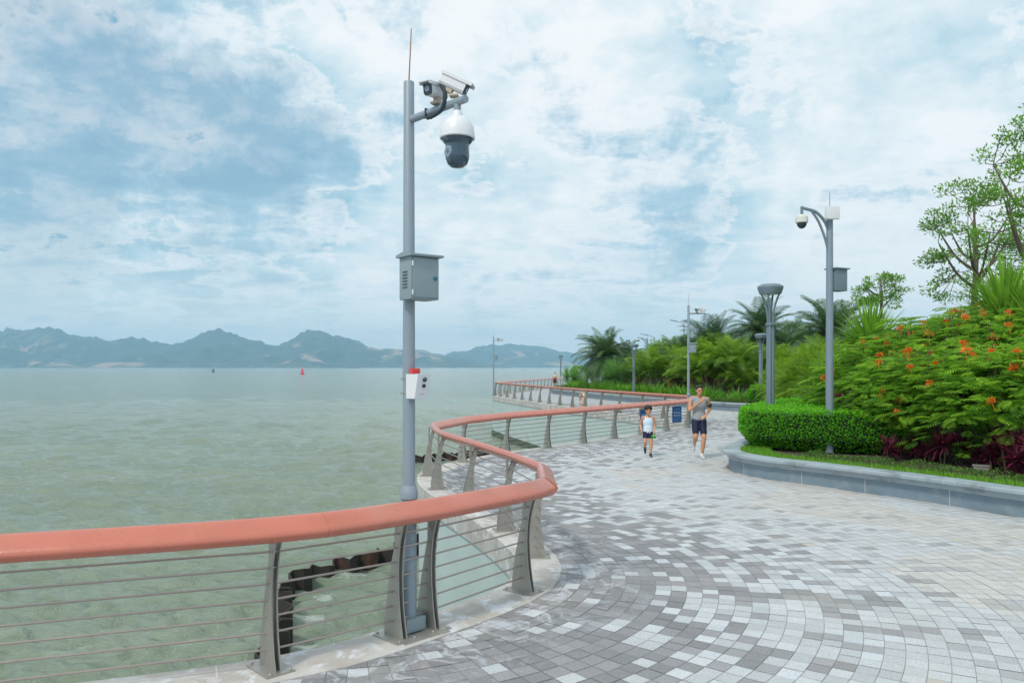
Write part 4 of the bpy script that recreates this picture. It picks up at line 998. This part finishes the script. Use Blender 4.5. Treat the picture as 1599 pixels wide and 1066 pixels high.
pspots = [(1352, 18.6, 1.02, .6), (1405, 16.6, .98, .4), (1475, 15.6, 1.08, .4), (1560, 14.3, 1.05, .4), (1375, 20.2, 1.1, .8), (1430, 18.4, 1.15, .85), (1500, 17.4, 1.2, .85), (1580, 16.2, 1.2, .85), (1535, 19, 1.2, 1.2), (1465, 20.2, 1.15, 1.1), (1640, 14.0, 1.1, .4)]
random.seed(90); fused = False
for i, (px, Y, s, z) in enumerate(pspots):
    pr, r = pe[i % 3]; o = pr if i < 3 else copy_tree(pr)
    # remove flowers copied with the source
    for ch in list(o.children):
        if ch.name.startswith('flower_cluster'): bpy.data.objects.remove(ch)
    o.location = (PX(px, Y), Y, z); o.scale = (s, s, s); rz = random.uniform(0, 6.28); o.rotation_euler = (0, 0, rz)
    tag(o, plabels[i], 'flowering shrub', 'orange flowering shrubs on the bank')
    for k in range(random.randint(9, 14)):
        az = random.uniform(math.pi+.3, 2*math.pi-.3)-rz; e = random.uniform(.05, 1.1) if random.random() < .8 else random.uniform(-.2, .2)
        v = Vector((math.cos(az)*math.cos(e), math.sin(az)*math.cos(e), math.sin(e)))
        if not fused: f = fl; fused = True
        else: f = fl.copy(); col.objects.link(f)
        f.parent = o; f.location = (v.x*r*1.08, v.y*r*1.08, v.z*r*1.08+r*.9); f.rotation_euler = (random.uniform(-.5, .5), random.uniform(-.5, .5), random.uniform(0, 6)); q = random.uniform(.6, 1.05); f.scale = (q, q, q)
# cordylines
def cord_proto(seed):
    random.seed(seed); root = empty('cordyline'); c = Leaves(); b = MB()
    for k in range(3):
        ox, oy, hh = random.uniform(-.15, .15), random.uniform(-.15, .15), random.uniform(.05, .42); b.tube([(ox*.4, oy*.4, 0), (ox, oy, hh)], .014, 6)
        for i in range(30):
            az = i*2.399; el = random.uniform(-.5, 1.3); c.blade((ox, oy, hh-.1*random.random()), (math.cos(az)*math.cos(el), math.sin(az)*math.cos(el), math.sin(el)), random.uniform(.25, .42), .06, droop=1.1, segs=3, t=random.random()**2*(1 if k else .6)+(.2 if k == 2 else 0))
    b.build('stem', M_bark, root); c.build('leaves', L_cord, root, tint=True); return root
cp_ = [cord_proto(91), cord_proto(92)]; random.seed(14)
cs = [(1388, 15.2, .8), (1450, 14.8, .85), (1472, 14.5, 1.05), (1548, 13.7, 1.0), (1574, 13.4, 1.2), (1598, 13.0, 1.15), (1404, 15.4, .7), (1524, 14.2, .8), (1622, 12.6, 1.2), (1428, 15.1, .9), (1495, 14.6, 1.0), (1560, 14.1, 1.3), (1590, 13.8, 1.2), (1440, 15.4, 1.1)]
scatter(cp_, [(PX(px, Y), Y, .36, s, random.uniform(0, 6)) for px, Y, s in cs], 'dark maroon cordyline at the foot of the flowering shrubs', 'cordyline', 'maroon cordylines under the shrubs')
cz = copy_tree(cp_[0]); place(cz, PX(1322, 17.3), 17.3, .9, 1.3, 1, 'tall maroon cordyline rising behind the hedge at the curved arm pole', 'cordyline')
# trees
def tree(loc, h, r, label, seed, nb=5, leaf=.15, dens=16, trunk=.12, spread=.6, lo=.3, name='tree', sx=1.0):
    random.seed(seed); root = empty(name, loc, 0, label, 'tree'); root.scale = (sx, sx, 1); b = MB(); c = Leaves(); tips = []
    def grow(p, d, L, rad, lev):
        pts = [p]; n = 4
        for i in range(n):
            d = (d+rvec()*.15+Vector((0, 0, .13))).normalized(); p = p+d*L/n; pts.append(p)
            if lev >= 2: tips.append((p, d))
        b.tube(pts, [rad*(1-.4*i/n) for i in range(n+1)], 7 if lev < 2 else 4, caps=False)
        if lev == 3: return
        k = nb if lev < 2 else 3
        for j in range(k):
            q = pts[-1] if j == 0 else pts[random.randint(1, n)]; az = random.uniform(0, 6.28); sd = Vector((math.cos(az), math.sin(az), random.uniform(-.1, .5)))
            grow(q, (d*(1-spread)+sd*spread).normalized(), L*random.uniform(.5, .75), rad*.5, lev+1)
    pts = [(0, 0, 0)]; hb = h*lo; b.tube([(0, 0, 0), (.03, .02, hb*.5), (0, 0, hb)], [trunk*1.25, trunk, trunk*.85], 10)
    for j in range(nb+1):
        az = j*2.4+random.uniform(-.4, .4); e = random.uniform(.35, 1.3) if j else 1.5
        L = h*.42*(1 if j == 0 else .75); grow(Vector((0, 0, hb*(1 if j < 3 else random.uniform(.75, 1)))), Vector((math.cos(az)*math.cos(e), math.sin(az)*math.cos(e), math.sin(e))), L, trunk*.55, 1)
    b.build('trunk', M_bark, root)
    for (p, d) in tips:
        if random.random() < .4: continue
        t0 = random.random()*.6
        for _ in range(dens):
            v = (d*.4+rvec()).normalized(); q = p+v*random.uniform(.02, .26)*leaf/.15; c.leaf(q, v+Vector((0, 0, .1)), rvec()+Vector((0, 0, 1)), leaf*random.uniform(.6, 1.15), leaf*.4, min(1, t0+random.random()*.45))
    c.build('crown', L_tree, root, tint=True); return root
def clump_tree(loc, zc, rx, rz, nclump, label, seed, leaf=.13, per=95, trunk=.13, cr=.36):
    random.seed(seed); root = empty('tree', loc, 0, label, 'tree'); b = MB(); c = Leaves(); zb = zc-rz*.95
    mains = []
    b.tube([(0, 0, 0), (.05, .03, zb*.5), (0, .02, zb)], [trunk*1.3, trunk, trunk*.8], 10)
    b.tube([(0, .02, zb), (.06, 0, zc-rz*.2), (-.03, .05, zc+rz*.75)], [trunk*.8, trunk*.5, trunk*.12], 8)
    for k in range(9):
        az = k*2.4+random.uniform(-.4, .4); st = random.uniform(-.9, .1); p0 = Vector((.02, .02, zc+rz*st)); e = Vector((math.cos(az)*rx*.62, math.sin(az)*rx*.62, zc+rz*(st*.25+random.uniform(.15, .5))))
        m_ = p0.lerp(e, .5)+Vector((0, 0, -.12*rz)); pts = catmull([p0, m_, e], .15); n = len(pts); b.tube(pts, [trunk*(.45-.33*i/(n-1)) for i in range(n)], 6); mains += [q for q in pts[n//3:]]
    mains += [Vector((.02, .02, zc+rz*u)) for u in (-.3, 0, .3, .6)]
    for k in range(nclump):
        v = rvec(); q = Vector((v.x*rx, v.y*rx, v.z*rz))*random.uniform(.6, 1.0)*(1+.25*mnoise.noise(v*1.7+Vector((seed, 0, 0)))); q.z += zc
        nr_ = min(mains, key=lambda m_: (m_-q).length+max(0, m_.z-q.z)*.7); md = nr_.lerp(q, .5)+Vector((random.uniform(-.08, .08), random.uniform(-.08, .08), -.08)); b.tube(catmull([nr_, md, q], .25), .012 if (q-nr_).length > .2 else .008, 4, caps=False)
        rr = cr*random.uniform(.55, 1.15); t0 = random.random()*.55; axis = (q-Vector((0, 0, zc-.4*rz))).normalized()
        for _ in range(int(per*(rr/cr)**2)):
            u = rvec()*rr*random.random()**.45; u.z *= .62; p = q+u; d = (u*.8/rr+axis*.5+rvec()*.7).normalized()
            c.leaf(p, d, rvec()+Vector((0, 0, 1.2)), leaf*random.uniform(.6, 1.15), leaf*.42, min(1, max(0, t0+random.random()*.5+.2*u.z/rr)))
    b.build('trunk', M_bark, root); c.build('crown', L_tree, root, tint=True); return root
clump_tree((PX(1522, 25), 25, .5), 5.75, 1.75, 2.1, 74, 'big open crowned tree rising behind the flowering shrubs', 101)
clump_tree((PX(1618, 21), 21, .5), 6.0, 1.6, 3.3, 100, 'airy tree at the right edge with its leafy top cut by the frame', 112)
clump_tree((PX(1376, 36), 36, .5), 5.25, 1.35, .9, 34, 'small dark round topped tree right of the curved arm pole', 104, leaf=.17, per=80, trunk=.09, cr=.36)
tree((PX(1243, 50), 50, .5), 4.2, 1, 'sparse thin tree between the large lamp and the curved arm pole', 105, nb=4, leaf=.18, dens=14, trunk=.06, lo=.4)
tree((PX(1440, 40), 40, .5), 3.6, 1, 'low distant tree under the left side of the big open tree', 106, nb=5, leaf=.25, dens=8, trunk=.09, lo=.3)
b = MB(); b.box((0, 0, .04), (.24, .15, .10), 0, .01); b.box((0, 0, .10), (.27, .17, .02), 0, .004); o = b.build('stone_box', M_stone); o.location = (PX(1511, 14.0), 13.6, .36); o.rotation_euler = (0, 0, R(-30)); tag(o, 'small pale stone box with a lid lying in the ground cover', 'utility box')

# ------------------------------------------------------------------ sheet piles
def piles(path, label, ztop):
    P = catmull([Vector(q) for q in path], .15); b = MB(); acc = 0; ptsx = []
    prof = [(0, 0), (.16, 0), (.28, .24), (.46, .24), (.58, 0)]
    out_ = []; s_ = 0
    for i in range(len(P)-1):
        t_ = (P[i+1]-P[i]).normalized(); n_ = Vector((-t_.y, t_.x)); u = (s_ % .74); o_ = np.interp(u, [0, .2, .32, .57, .69, .74], [0, 0, .26, .26, 0, 0]); out_.append(P[i]+n_*float(o_)); s_ += (P[i+1]-P[i]).length
    vs = []; k = 0
    for i, q in enumerate(out_):
        zt = ztop+.16*mnoise.noise(Vector((q.x*1.3, q.y*1.3, 0)))*1.3+.16*mnoise.noise(Vector((q.x*5, q.y*5, 3)))
        for (dz, off) in ((-1.2, 0), (0, 0), (0, .03), (-1.2, .03)):
            a_ = out_[max(i-1, 0)]; c_ = out_[min(i+1, len(out_)-1)]; t_ = (c_-a_).normalized(); n_ = Vector((-t_.y, t_.x))
            vs.append((q.x+n_.x*off, q.y+n_.y*off, zt if dz == 0 else WZ-.8))
    n = len(out_); fs = [(i*4+j, (i+1)*4+j, (i+1)*4+(j+1) % 4, i*4+(j+1) % 4) for i in range(n-1) for j in range(4)]
    b.add(vs, fs); o = b.build('sheet_piling', M_pile, ang=20); tag(o, label, 'sheet piling')
piles([(-4.15, 11.8), (-4.1, 14.2), (-4.95, 17.4), (-4.75, 18.6), (-4.1, 19.5), (-3.3, 20.6), (-2.6, 22.0), (-2.0, 24.5)], 'rusty broken sheet piling sticking out of the water below the nearest railing', WZ+.36)
piles([(-5.5, 41.5), (-3.6, 43.5), (-1.8, 45.0), (-.4, 46.5)], 'blackened sheet piling in the water inside the inlet', WZ+.34)

# ------------------------------------------------------------------ buoys, ships
def buoy(px, Y, mat, label, s):
    root = empty('buoy', (PX(px, Y), Y, WZ), 0, label, 'buoy', 'channel buoys out in the bay'); root.scale = (s, s, s)
    b = MB(); b.lathe([(.9, -.3), (1.1, 0), (1.1, .5), (.8, .7)], n=20); b.build('float', mat, root)
    b = MB()
    for k in range(4): a_ = R(45+90*k); b.tube([(.75*math.cos(a_), .75*math.sin(a_), .6), (.25*math.cos(a_), .25*math.sin(a_), 2.6)], .11, 6)
    b.lathe([(.55, 1.2), (.3, 2.4)], n=8); b.build('tower', mat, root)
    b = MB(); b.lathe([(.35, 2.6), (.35, 2.75), (.18, 2.8), (.18, 3.1), (.05, 3.2)], n=12); b.build('lantern', M_white if mat is M_buoyg else mat, root)
buoy(472, 560, M_buoyr, 'red cone topped buoy afloat in mid bay', 1.4)
buoy(333, 800, M_buoyg, 'small dark green buoy afloat left of the red one', 1.4)
def ship(px, Y, L, label, yaw=0):
    root = empty('ship', (PX(px, Y), Y, WZ), yaw, label, 'ship', 'tiny ships near the far shore')
    b = MB(); b.prism([(-L/2, 0), (L*.47, 0), (L/2, L*.07), (-L/2*1.02, L*.055)], (0, 0, -1), (1, 0, 0), (0, 0, 1), (0, 1, 0), L*.14); b.build('hull', M_ship, root, smooth=False)
    b = MB(); b.box((-L*.38, 0, L*.09), (L*.12, L*.1, L*.09)); b.box((-L*.38, 0, L*.15), (L*.07, L*.06, L*.03)); b.build('bridge', M_ship, root, smooth=False)
ship(554, 4200, 62, 'low dark cargo ship near the far shore left of the tallest camera pole')
ship(707, 4600, 40, 'tiny dark ship just right of the tallest camera pole')
ship(789, 4600, 36, 'tiny dark ship just right of the far corner camera pole')

# ------------------------------------------------------------------ signs and ring on the railing
def on_rail(P, i, u): a_ = Vector(P[i]); b_ = Vector(P[i+1]); q = a_+(b_-a_)*u; t_ = (b_-a_).normalized(); return q, t_
def sign(i, u, w_, h_, zc, label, rows):
    q, t_ = on_rail(longP, i, u); n_ = Vector((-t_.y, t_.x)); root = empty('sign', (q.x-n_.x*.11, q.y-n_.y*.11, zc), math.atan2(t_.y, t_.x)-R(18), label, 'sign', 'blue notice signs hung on the railing')
    b = MB(); b.box((0, 0, 0), (w_, .012, h_), bev=.002); b.build('sign_panel', M_sign, root)
    b = MB()
    for (z, x0, x1, hh, n) in rows:
        for k in range(n):
            cx = x0+(x1-x0)*(k+.5)/n; wd = (x1-x0)/n*.72
            b.box((cx*w_, -.008, z*h_+hh*h_*.35), (wd*w_, .003, hh*h_*.16)); b.box((cx*w_, -.008, z*h_-hh*h_*.25), (wd*w_, .003, hh*h_*.18)); b.box(((cx-wd*.15)*w_, -.0085, z*h_), (wd*w_*.22, .003, hh*h_))
    b.build('white_text', M_signw, root, smooth=False)
    b = MB()
    for s_ in (-1, 1): b.tube([(s_*w_*.4, .0, h_*.42), (s_*w_*.4, .05, h_*.42)], .006, 6)
    b.build('bracket', M_rod, root)
sign(6, .35, .46, .56, .55, 'large blue notice on the railing just left of the running man', [(.12, -.38, .40, .12, 4), (-.06, -.38, .40, .12, 4), (.33, -.3, .3, .035, 9), (-.25, -.38, .3, .035, 10), (-.36, -.38, .1, .035, 6)])
sign(5, .02, .42, .40, .62, 'smaller blue notice partly hidden behind the boy', [(.1, -.38, .40, .14, 3), (-.15, -.38, .2, .06, 6)])
q, t_ = on_rail(farP, 5, .35); root = empty('life_ring', (q.x+t_.y*.09, q.y-t_.x*.09, .52), math.atan2(t_.y, t_.x), 'orange and white life ring hanging on the railing across the inlet', 'life ring')
b = MB(); b.tube([(.30*math.cos(R(a_)), 0, .30*math.sin(R(a_))) for a_ in range(0, 361, 12)], .07, 10, caps=False); rg = b.build('ring', M_orange, root)
for a_ in (45, 135, 225, 315):
    b = MB(); b.tube([(.30*math.cos(R(a_+d)), 0, .30*math.sin(R(a_+d))) for d in (-10, 0, 10)], .073, 10); b.build('white_band', M_white, rg)

# ------------------------------------------------------------------ people
def capsule(b, p, q, r0, r1, n=14, sx=1.0):
    p = Vector(p); q = Vector(q); d = (q-p); L = d.length; dn = d.normalized(); pts = []; rs = []
    for a_ in (80, 60, 35, 10): pts.append(p-dn*r0*math.sin(R(a_))); rs.append(r0*math.cos(R(a_)))
    for k in range(1, 6): u = k/6; pts.append(p+d*u); rs.append(r0+(r1-r0)*u)
    for a_ in (10, 35, 60, 80): pts.append(q+dn*r1*math.sin(R(a_))); rs.append(r1*math.cos(R(a_)))
    b.tube(pts, rs, n)
def fuse(b, name, mat, parent, vox=.008, sm_=6):
    o = b.build(name, mat); md = o.modifiers.new('r', 'REMESH'); md.mode = 'VOXEL'; md.voxel_size = vox; md.use_smooth_shade = True
    s2 = o.modifiers.new('s', 'SMOOTH'); s2.iterations = sm_; s2.factor = .5
    dg = bpy.context.evaluated_depsgraph_get(); me = bpy.data.meshes.new_from_object(o.evaluated_get(dg)); me.name = name
    o.modifiers.clear(); o.data = me; me.materials.clear(); me.materials.append(mat); o.parent = parent
    me.polygons.foreach_set('use_smooth', [True]*len(me.polygons)); return o
def hand(b, wrist, d, palm_n, s=1.0, curl=.5, side=1):
    d = Vector(d).normalized(); pn = Vector(palm_n).normalized(); lat = d.cross(pn).normalized()*side; wv_ = Vector(wrist)
    for k in range(4):
        o_ = (k-1.5)*.019*s; capsule(b, wv_+d*.015*s+lat*o_*.6, wv_+d*.085*s+lat*o_, .013*s, .011*s, 8)
        L = (.038, .043, .040, .030)[k]*s; k0 = wv_+d*.088*s+lat*o_*1.1; k1 = k0+(d+pn*curl*.5).normalized()*L; k2 = k1+(d*.7+pn*curl*1.3).normalized()*L*.8
        capsule(b, k0, k1, .0095*s, .0085*s, 8); capsule(b, k1, k2, .0085*s, .007*s, 8)
    t0 = wv_+d*.02*s-lat*.025*s; t1 = t0+(d*.6-lat*.8+pn*.3).normalized()*.04*s; t2 = t1+(d-lat*.15+pn*.3).normalized()*.032*s
    capsule(b, t0, t1, .012*s, .011*s, 8); capsule(b, t1, t2, .010*s, .008*s, 8)
def head(b, c, s=1.0, look=(0, -1, 0)):
    x, y, z = c
    b.ell((x, y+.005*s, z+.03*s), (.074*s, .092*s, .098*s)); b.ell((x, y-.025*s, z-.045*s), (.056*s, .062*s, .068*s)); b.ell((x, y-.055*s, z-.088*s), (.026*s, .028*s, .022*s))
    capsule(b, (x, y-.085*s, z+.015*s), (x, y-.108*s, z-.018*s), .009*s, .014*s, 8)
    for sx in (-1, 1): b.ell((x+sx*.076*s, y+.005*s, z-.005*s), (.010*s, .020*s, .032*s)); b.ell((x+sx*.03*s, y-.078*s, z+.03*s), (.024*s, .012*s, .008*s)); b.ell((x+sx*.04*s, y-.062*s, z-.02*s), (.022*s, .018*s, .02*s))
def face(root, c, s=1.0):
    x, y, z = c
    b = MB()
    for sx in (-1, 1): b.ell((x+sx*.031*s, y-.086*s, z+.008*s), (.015*s, .008*s, .007*s), 8); b.box((x+sx*.031*s, y-.090*s, z+.03*s), (.034*s, .010*s, .006*s))
    b.build('eyes', M_hair, root); b = MB(); b.ell((x, y-.087*s, z-.052*s), (.023*s, .010*s, .007*s), 8); b.build('lips', simple('lips', (.4, .13, .11), .5) if 'lips' not in MATS else MATS['lips'], root)
def shoe(root, ank, d, mat, s=1.0, up=(0, 0, 1), name='shoe'):
    d = Vector(d).normalized(); a_ = Vector(ank); u = Vector(up).normalized(); b = MB()
    capsule(b, a_-u*.045*s-d*.035*s, a_-u*.05*s+d*.12*s, .038*s, .036*s, 12); capsule(b, a_-u*.052*s+d*.09*s, a_-u*.062*s+d*.17*s, .038*s, .026*s, 12); capsule(b, a_-u*.01*s, a_-u*.05*s+d*.06*s, .040*s, .036*s, 12)
    fuse(b, name, mat, root, .008, 3)

# --- man
man = empty('person', (4.50, 18.5, .0), 0, 'man in grey sleeveless shirt and navy shorts jogging with a hand at his chest', 'person')
hc = (0, -.06, 1.63)
b = MB(); head(b, hc); capsule(b, (0, -.02, 1.56), (0, .0, 1.44), .052, .058)
b.ell((0, 0, 1.30), (.165, .105, .20)); b.ell((0, .005, 1.10), (.135, .095, .18)); b.ell((0, .01, .95), (.15, .105, .13)); capsule(b, (-.15, 0, 1.42), (.15, 0, 1.42), .06, .06)
RA = [(-.20, 0, 1.42), (-.245, -.08, 1.17), (-.02, -.235, 1.38)]; LA = [(.20, 0, 1.43), (.285, .07, 1.19), (.13, -.16, 1.05)]
for A_ in (RA, LA): capsule(b, A_[0], A_[1], .056, .040); capsule(b, A_[1], A_[2], .041, .026)
hand(b, RA[2], (.55, -.1, .75), (.3, .9, -.1), 1.0, .5, 1); hand(b, LA[2], (-.75, -.45, -.35), (0, .6, -.6), 1.0, .5, -1)
RL = [(-.085, 0, .90), (-.10, -.10, .53), (-.05, .26, .33)]; LL = [(.085, 0, .90), (.085, -.14, .52), (.05, -.10, .10)]
for A_ in (RL, LL):
    capsule(b, A_[0], A_[1], .088, .056); mid = Vector(A_[1])*.68+Vector(A_[2])*.32; capsule(b, A_[1], mid, .052, .057); capsule(b, mid, A_[2], .057, .033)
fuse(b, 'body', M_skin, man, .007, 5); face(man, hc)
b = MB(); b.ell((0, -.035, 1.69), (.092, .098, .085)); b.ell((.01, -.105, 1.735), (.075, .05, .032)); b.ell((0, 0, 1.64), (.086, .075, .085)); fuse(b, 'hair', M_hair, man, .008, 1)
b = MB(); b.ell((0, 0, 1.29), (.185, .123, .20)); b.ell((0, .005, 1.10), (.158, .115, .20)); b.ell((0, .01, .99), (.172, .125, .10)); capsule(b, (-.165, 0, 1.415), (.165, 0, 1.42), .073, .073); b.lathe([(.155, .93), (.168, .98), (.16, 1.08)], n=20, M=Matrix.Diagonal((1, .72, 1))); fuse(b, 'shirt', M_shirt, man, .009, 4)
b = MB(); b.ell((0, .01, .92), (.158, .116, .10))
for A_ in (RL, LL):
    k = Vector(A_[0]); e = k+(Vector(A_[1])-k)*.80; capsule(b, k, k+(e-k)*.5, .100, .090); b.tube([k+(e-k)*.4, e], [.092, .074], 18)
fuse(b, 'shorts', M_navy, man, .009, 3)
u_ = Vector(LA[0])*.30+Vector(LA[1])*.70; v_ = Vector(LA[0])*.45+Vector(LA[1])*.55; b = MB(); b.tube([u_, v_], .056, 16); b.box(u_.lerp(v_, .5)+Vector((.02, -.05, 0)), (.07, .018, .09), .3, .004); b.build('armband', M_black, man)
b = MB(); capsule(b, Vector(LL[2])+Vector((0, 0, .02)), Vector(LL[2])+Vector((0, 0, -.03)), .042, .045); b.build('sock', M_white, man)
shoe(man, LL[2], (.05, -1, -.05), M_shoe); shoe(man, RL[2], (-.05, -.35, -1), M_shoe, 1.0, up=(0, -1, .35))
# --- boy
boy = empty('person', (3.34, 18.86, 0), 0, 'boy in white vest and navy shorts running with a green and black pouch', 'person')
hc = (0, -.04, 1.13)
b = MB(); head(b, hc, .92); capsule(b, (0, -.01, 1.07), (0, 0, .98), .038, .042)
b.ell((0, 0, .88), (.115, .078, .14)); b.ell((0, 0, .73), (.098, .072, .13)); b.ell((0, .0, .64), (.105, .08, .08)); capsule(b, (-.105, 0, .965), (.105, 0, .965), .040, .040)
RA = [(-.135, 0, .965), (-.175, .09, .78), (-.165, -.02, .64)]; LA = [(.135, 0, .965), (.175, .04, .77), (.115, -.10, .60)]
for A_ in (RA, LA): capsule(b, A_[0], A_[1], .036, .028); capsule(b, A_[1], A_[2], .028, .019)
hand(b, RA[2], (0, -.5, -.8), (1, 0, 0), .75, .8, 1); hand(b, LA[2], (-.1, -.2, -.95), (-1, 0, 0), .75, 1.0, -1)
RL = [(-.058, 0, .62), (-.08, -.06, .37), (-.04, .18, .22)]; LL = [(.058, 0, .62), (.068, -.06, .37), (.055, -.03, .09)]
for A_ in (RL, LL):
    capsule(b, A_[0], A_[1], .062, .040); mid = Vector(A_[1])*.68+Vector(A_[2])*.32; capsule(b, A_[1], mid, .038, .042); capsule(b, mid, A_[2], .042, .025)
fuse(b, 'body', M_skinb, boy, .006, 5); face(boy, hc, .92)
b = MB(); b.ell((0, -.015, 1.195), (.102, .105, .088)); b.ell((0, -.095, 1.215), (.082, .045, .036)); b.ell((-.04, -.02, 1.235), (.05, .05, .035)); b.ell((.045, 0, 1.225), (.05, .05, .035)); b.ell((0, .045, 1.13), (.080, .06, .06)); fuse(b, 'hair', M_hair, boy, .008, 1)
b = MB(); b.ell((0, 0, .855), (.130, .094, .145)); b.ell((0, 0, .72), (.118, .090, .15)); b.lathe([(.115, .59), (.12, .64), (.115, .72)], n=20, M=Matrix.Diagonal((1, .75, 1)))
for sx in (-1, 1): capsule(b, (sx*.075, -.05, .93), (sx*.07, 0, .998), .022, .020, 10); capsule(b, (sx*.07, 0, .998), (sx*.075, .05, .93), .020, .022, 10)
fuse(b, 'vest', M_vest, boy, .008, 3)
b = MB(); b.ell((0, 0, .62), (.115, .09, .07))
for A_ in (RL, LL): k = Vector(A_[0]); e = k+(Vector(A_[1])-k)*.62; b.tube([k+(e-k)*.1, e], [.072, .066], 18)
fuse(b, 'shorts', M_navy, boy, .008, 3)
shoe(boy, LL[2], (.0, -1, -.02), M_shoeb, .82); shoe(boy, RL[2], (0, -.4, -1), M_shoeb, .82, up=(0, -1, .4))
pc = empty('pouch', (3.34+.115, 18.74, .50), 0, 'green and black pouch carried in the hand of the running boy', 'pouch')
b = MB(); b.box((0, 0, 0), (.10, .07, .085), 0, .02); b.build('body', M_lime, pc); b = MB(); b.box((0, 0, -.005), (.104, .074, .03), 0, .01); b.tube([(-.03, 0, .04), (-.02, 0, .085), (.02, 0, .085), (.03, 0, .04)], .008, 8); b.build('strap', M_black, pc)
# --- far walker
fw = empty('person', (PX(866.5, 84), 84, 0), 0, 'tiny figure in pale top and maroon skirt on the distant promenade', 'person')
b = MB(); head(b, (0, 0, 1.52)); capsule(b, (0, 0, 1.45), (0, 0, 1.35), .05, .06); b.ell((0, 0, 1.18), (.16, .1, .22)); b.ell((0, 0, .92), (.16, .11, .15))
for sx in (-1, 1): capsule(b, (sx*.18, 0, 1.32), (sx*.22, .02, 1.05), .05, .04); capsule(b, (sx*.22, .02, 1.05), (sx*.2, -.1, .82), .04, .03); capsule(b, (sx*.09, 0, .85), (sx*.09, -.05*sx, .45), .08, .055); capsule(b, (sx*.09, -.05*sx, .45), (sx*.09, .1*sx, .08), .055, .035); capsule(b, (sx*.09, .1*sx, .05), (sx*.09, .1*sx-.14, .04), .04, .035); hand(b, (sx*.2, -.1, .82), (0, -.3, -.9), (-sx, 0, 0), 1, .5, sx)
fuse(b, 'body', M_skin, fw, .014, 3)
b = MB(); b.ell((0, .02, 1.57), (.09, .10, .09)); fuse(b, 'hair', M_hair, fw, .014, 1)
b = MB(); b.ell((0, 0, 1.18), (.185, .125, .24)); capsule(b, (-.17, 0, 1.33), (.17, 0, 1.33), .07, .07); fuse(b, 'top', simple('pale_yellow_cloth', (.6, .5, .3), .8), fw, .014, 3)
b = MB(); b.lathe([(.15, 1.02), (.20, .8), (.25, .5), (.24, .5), (.14, 1.0)], n=24); b.build('skirt', M_maroon, fw)
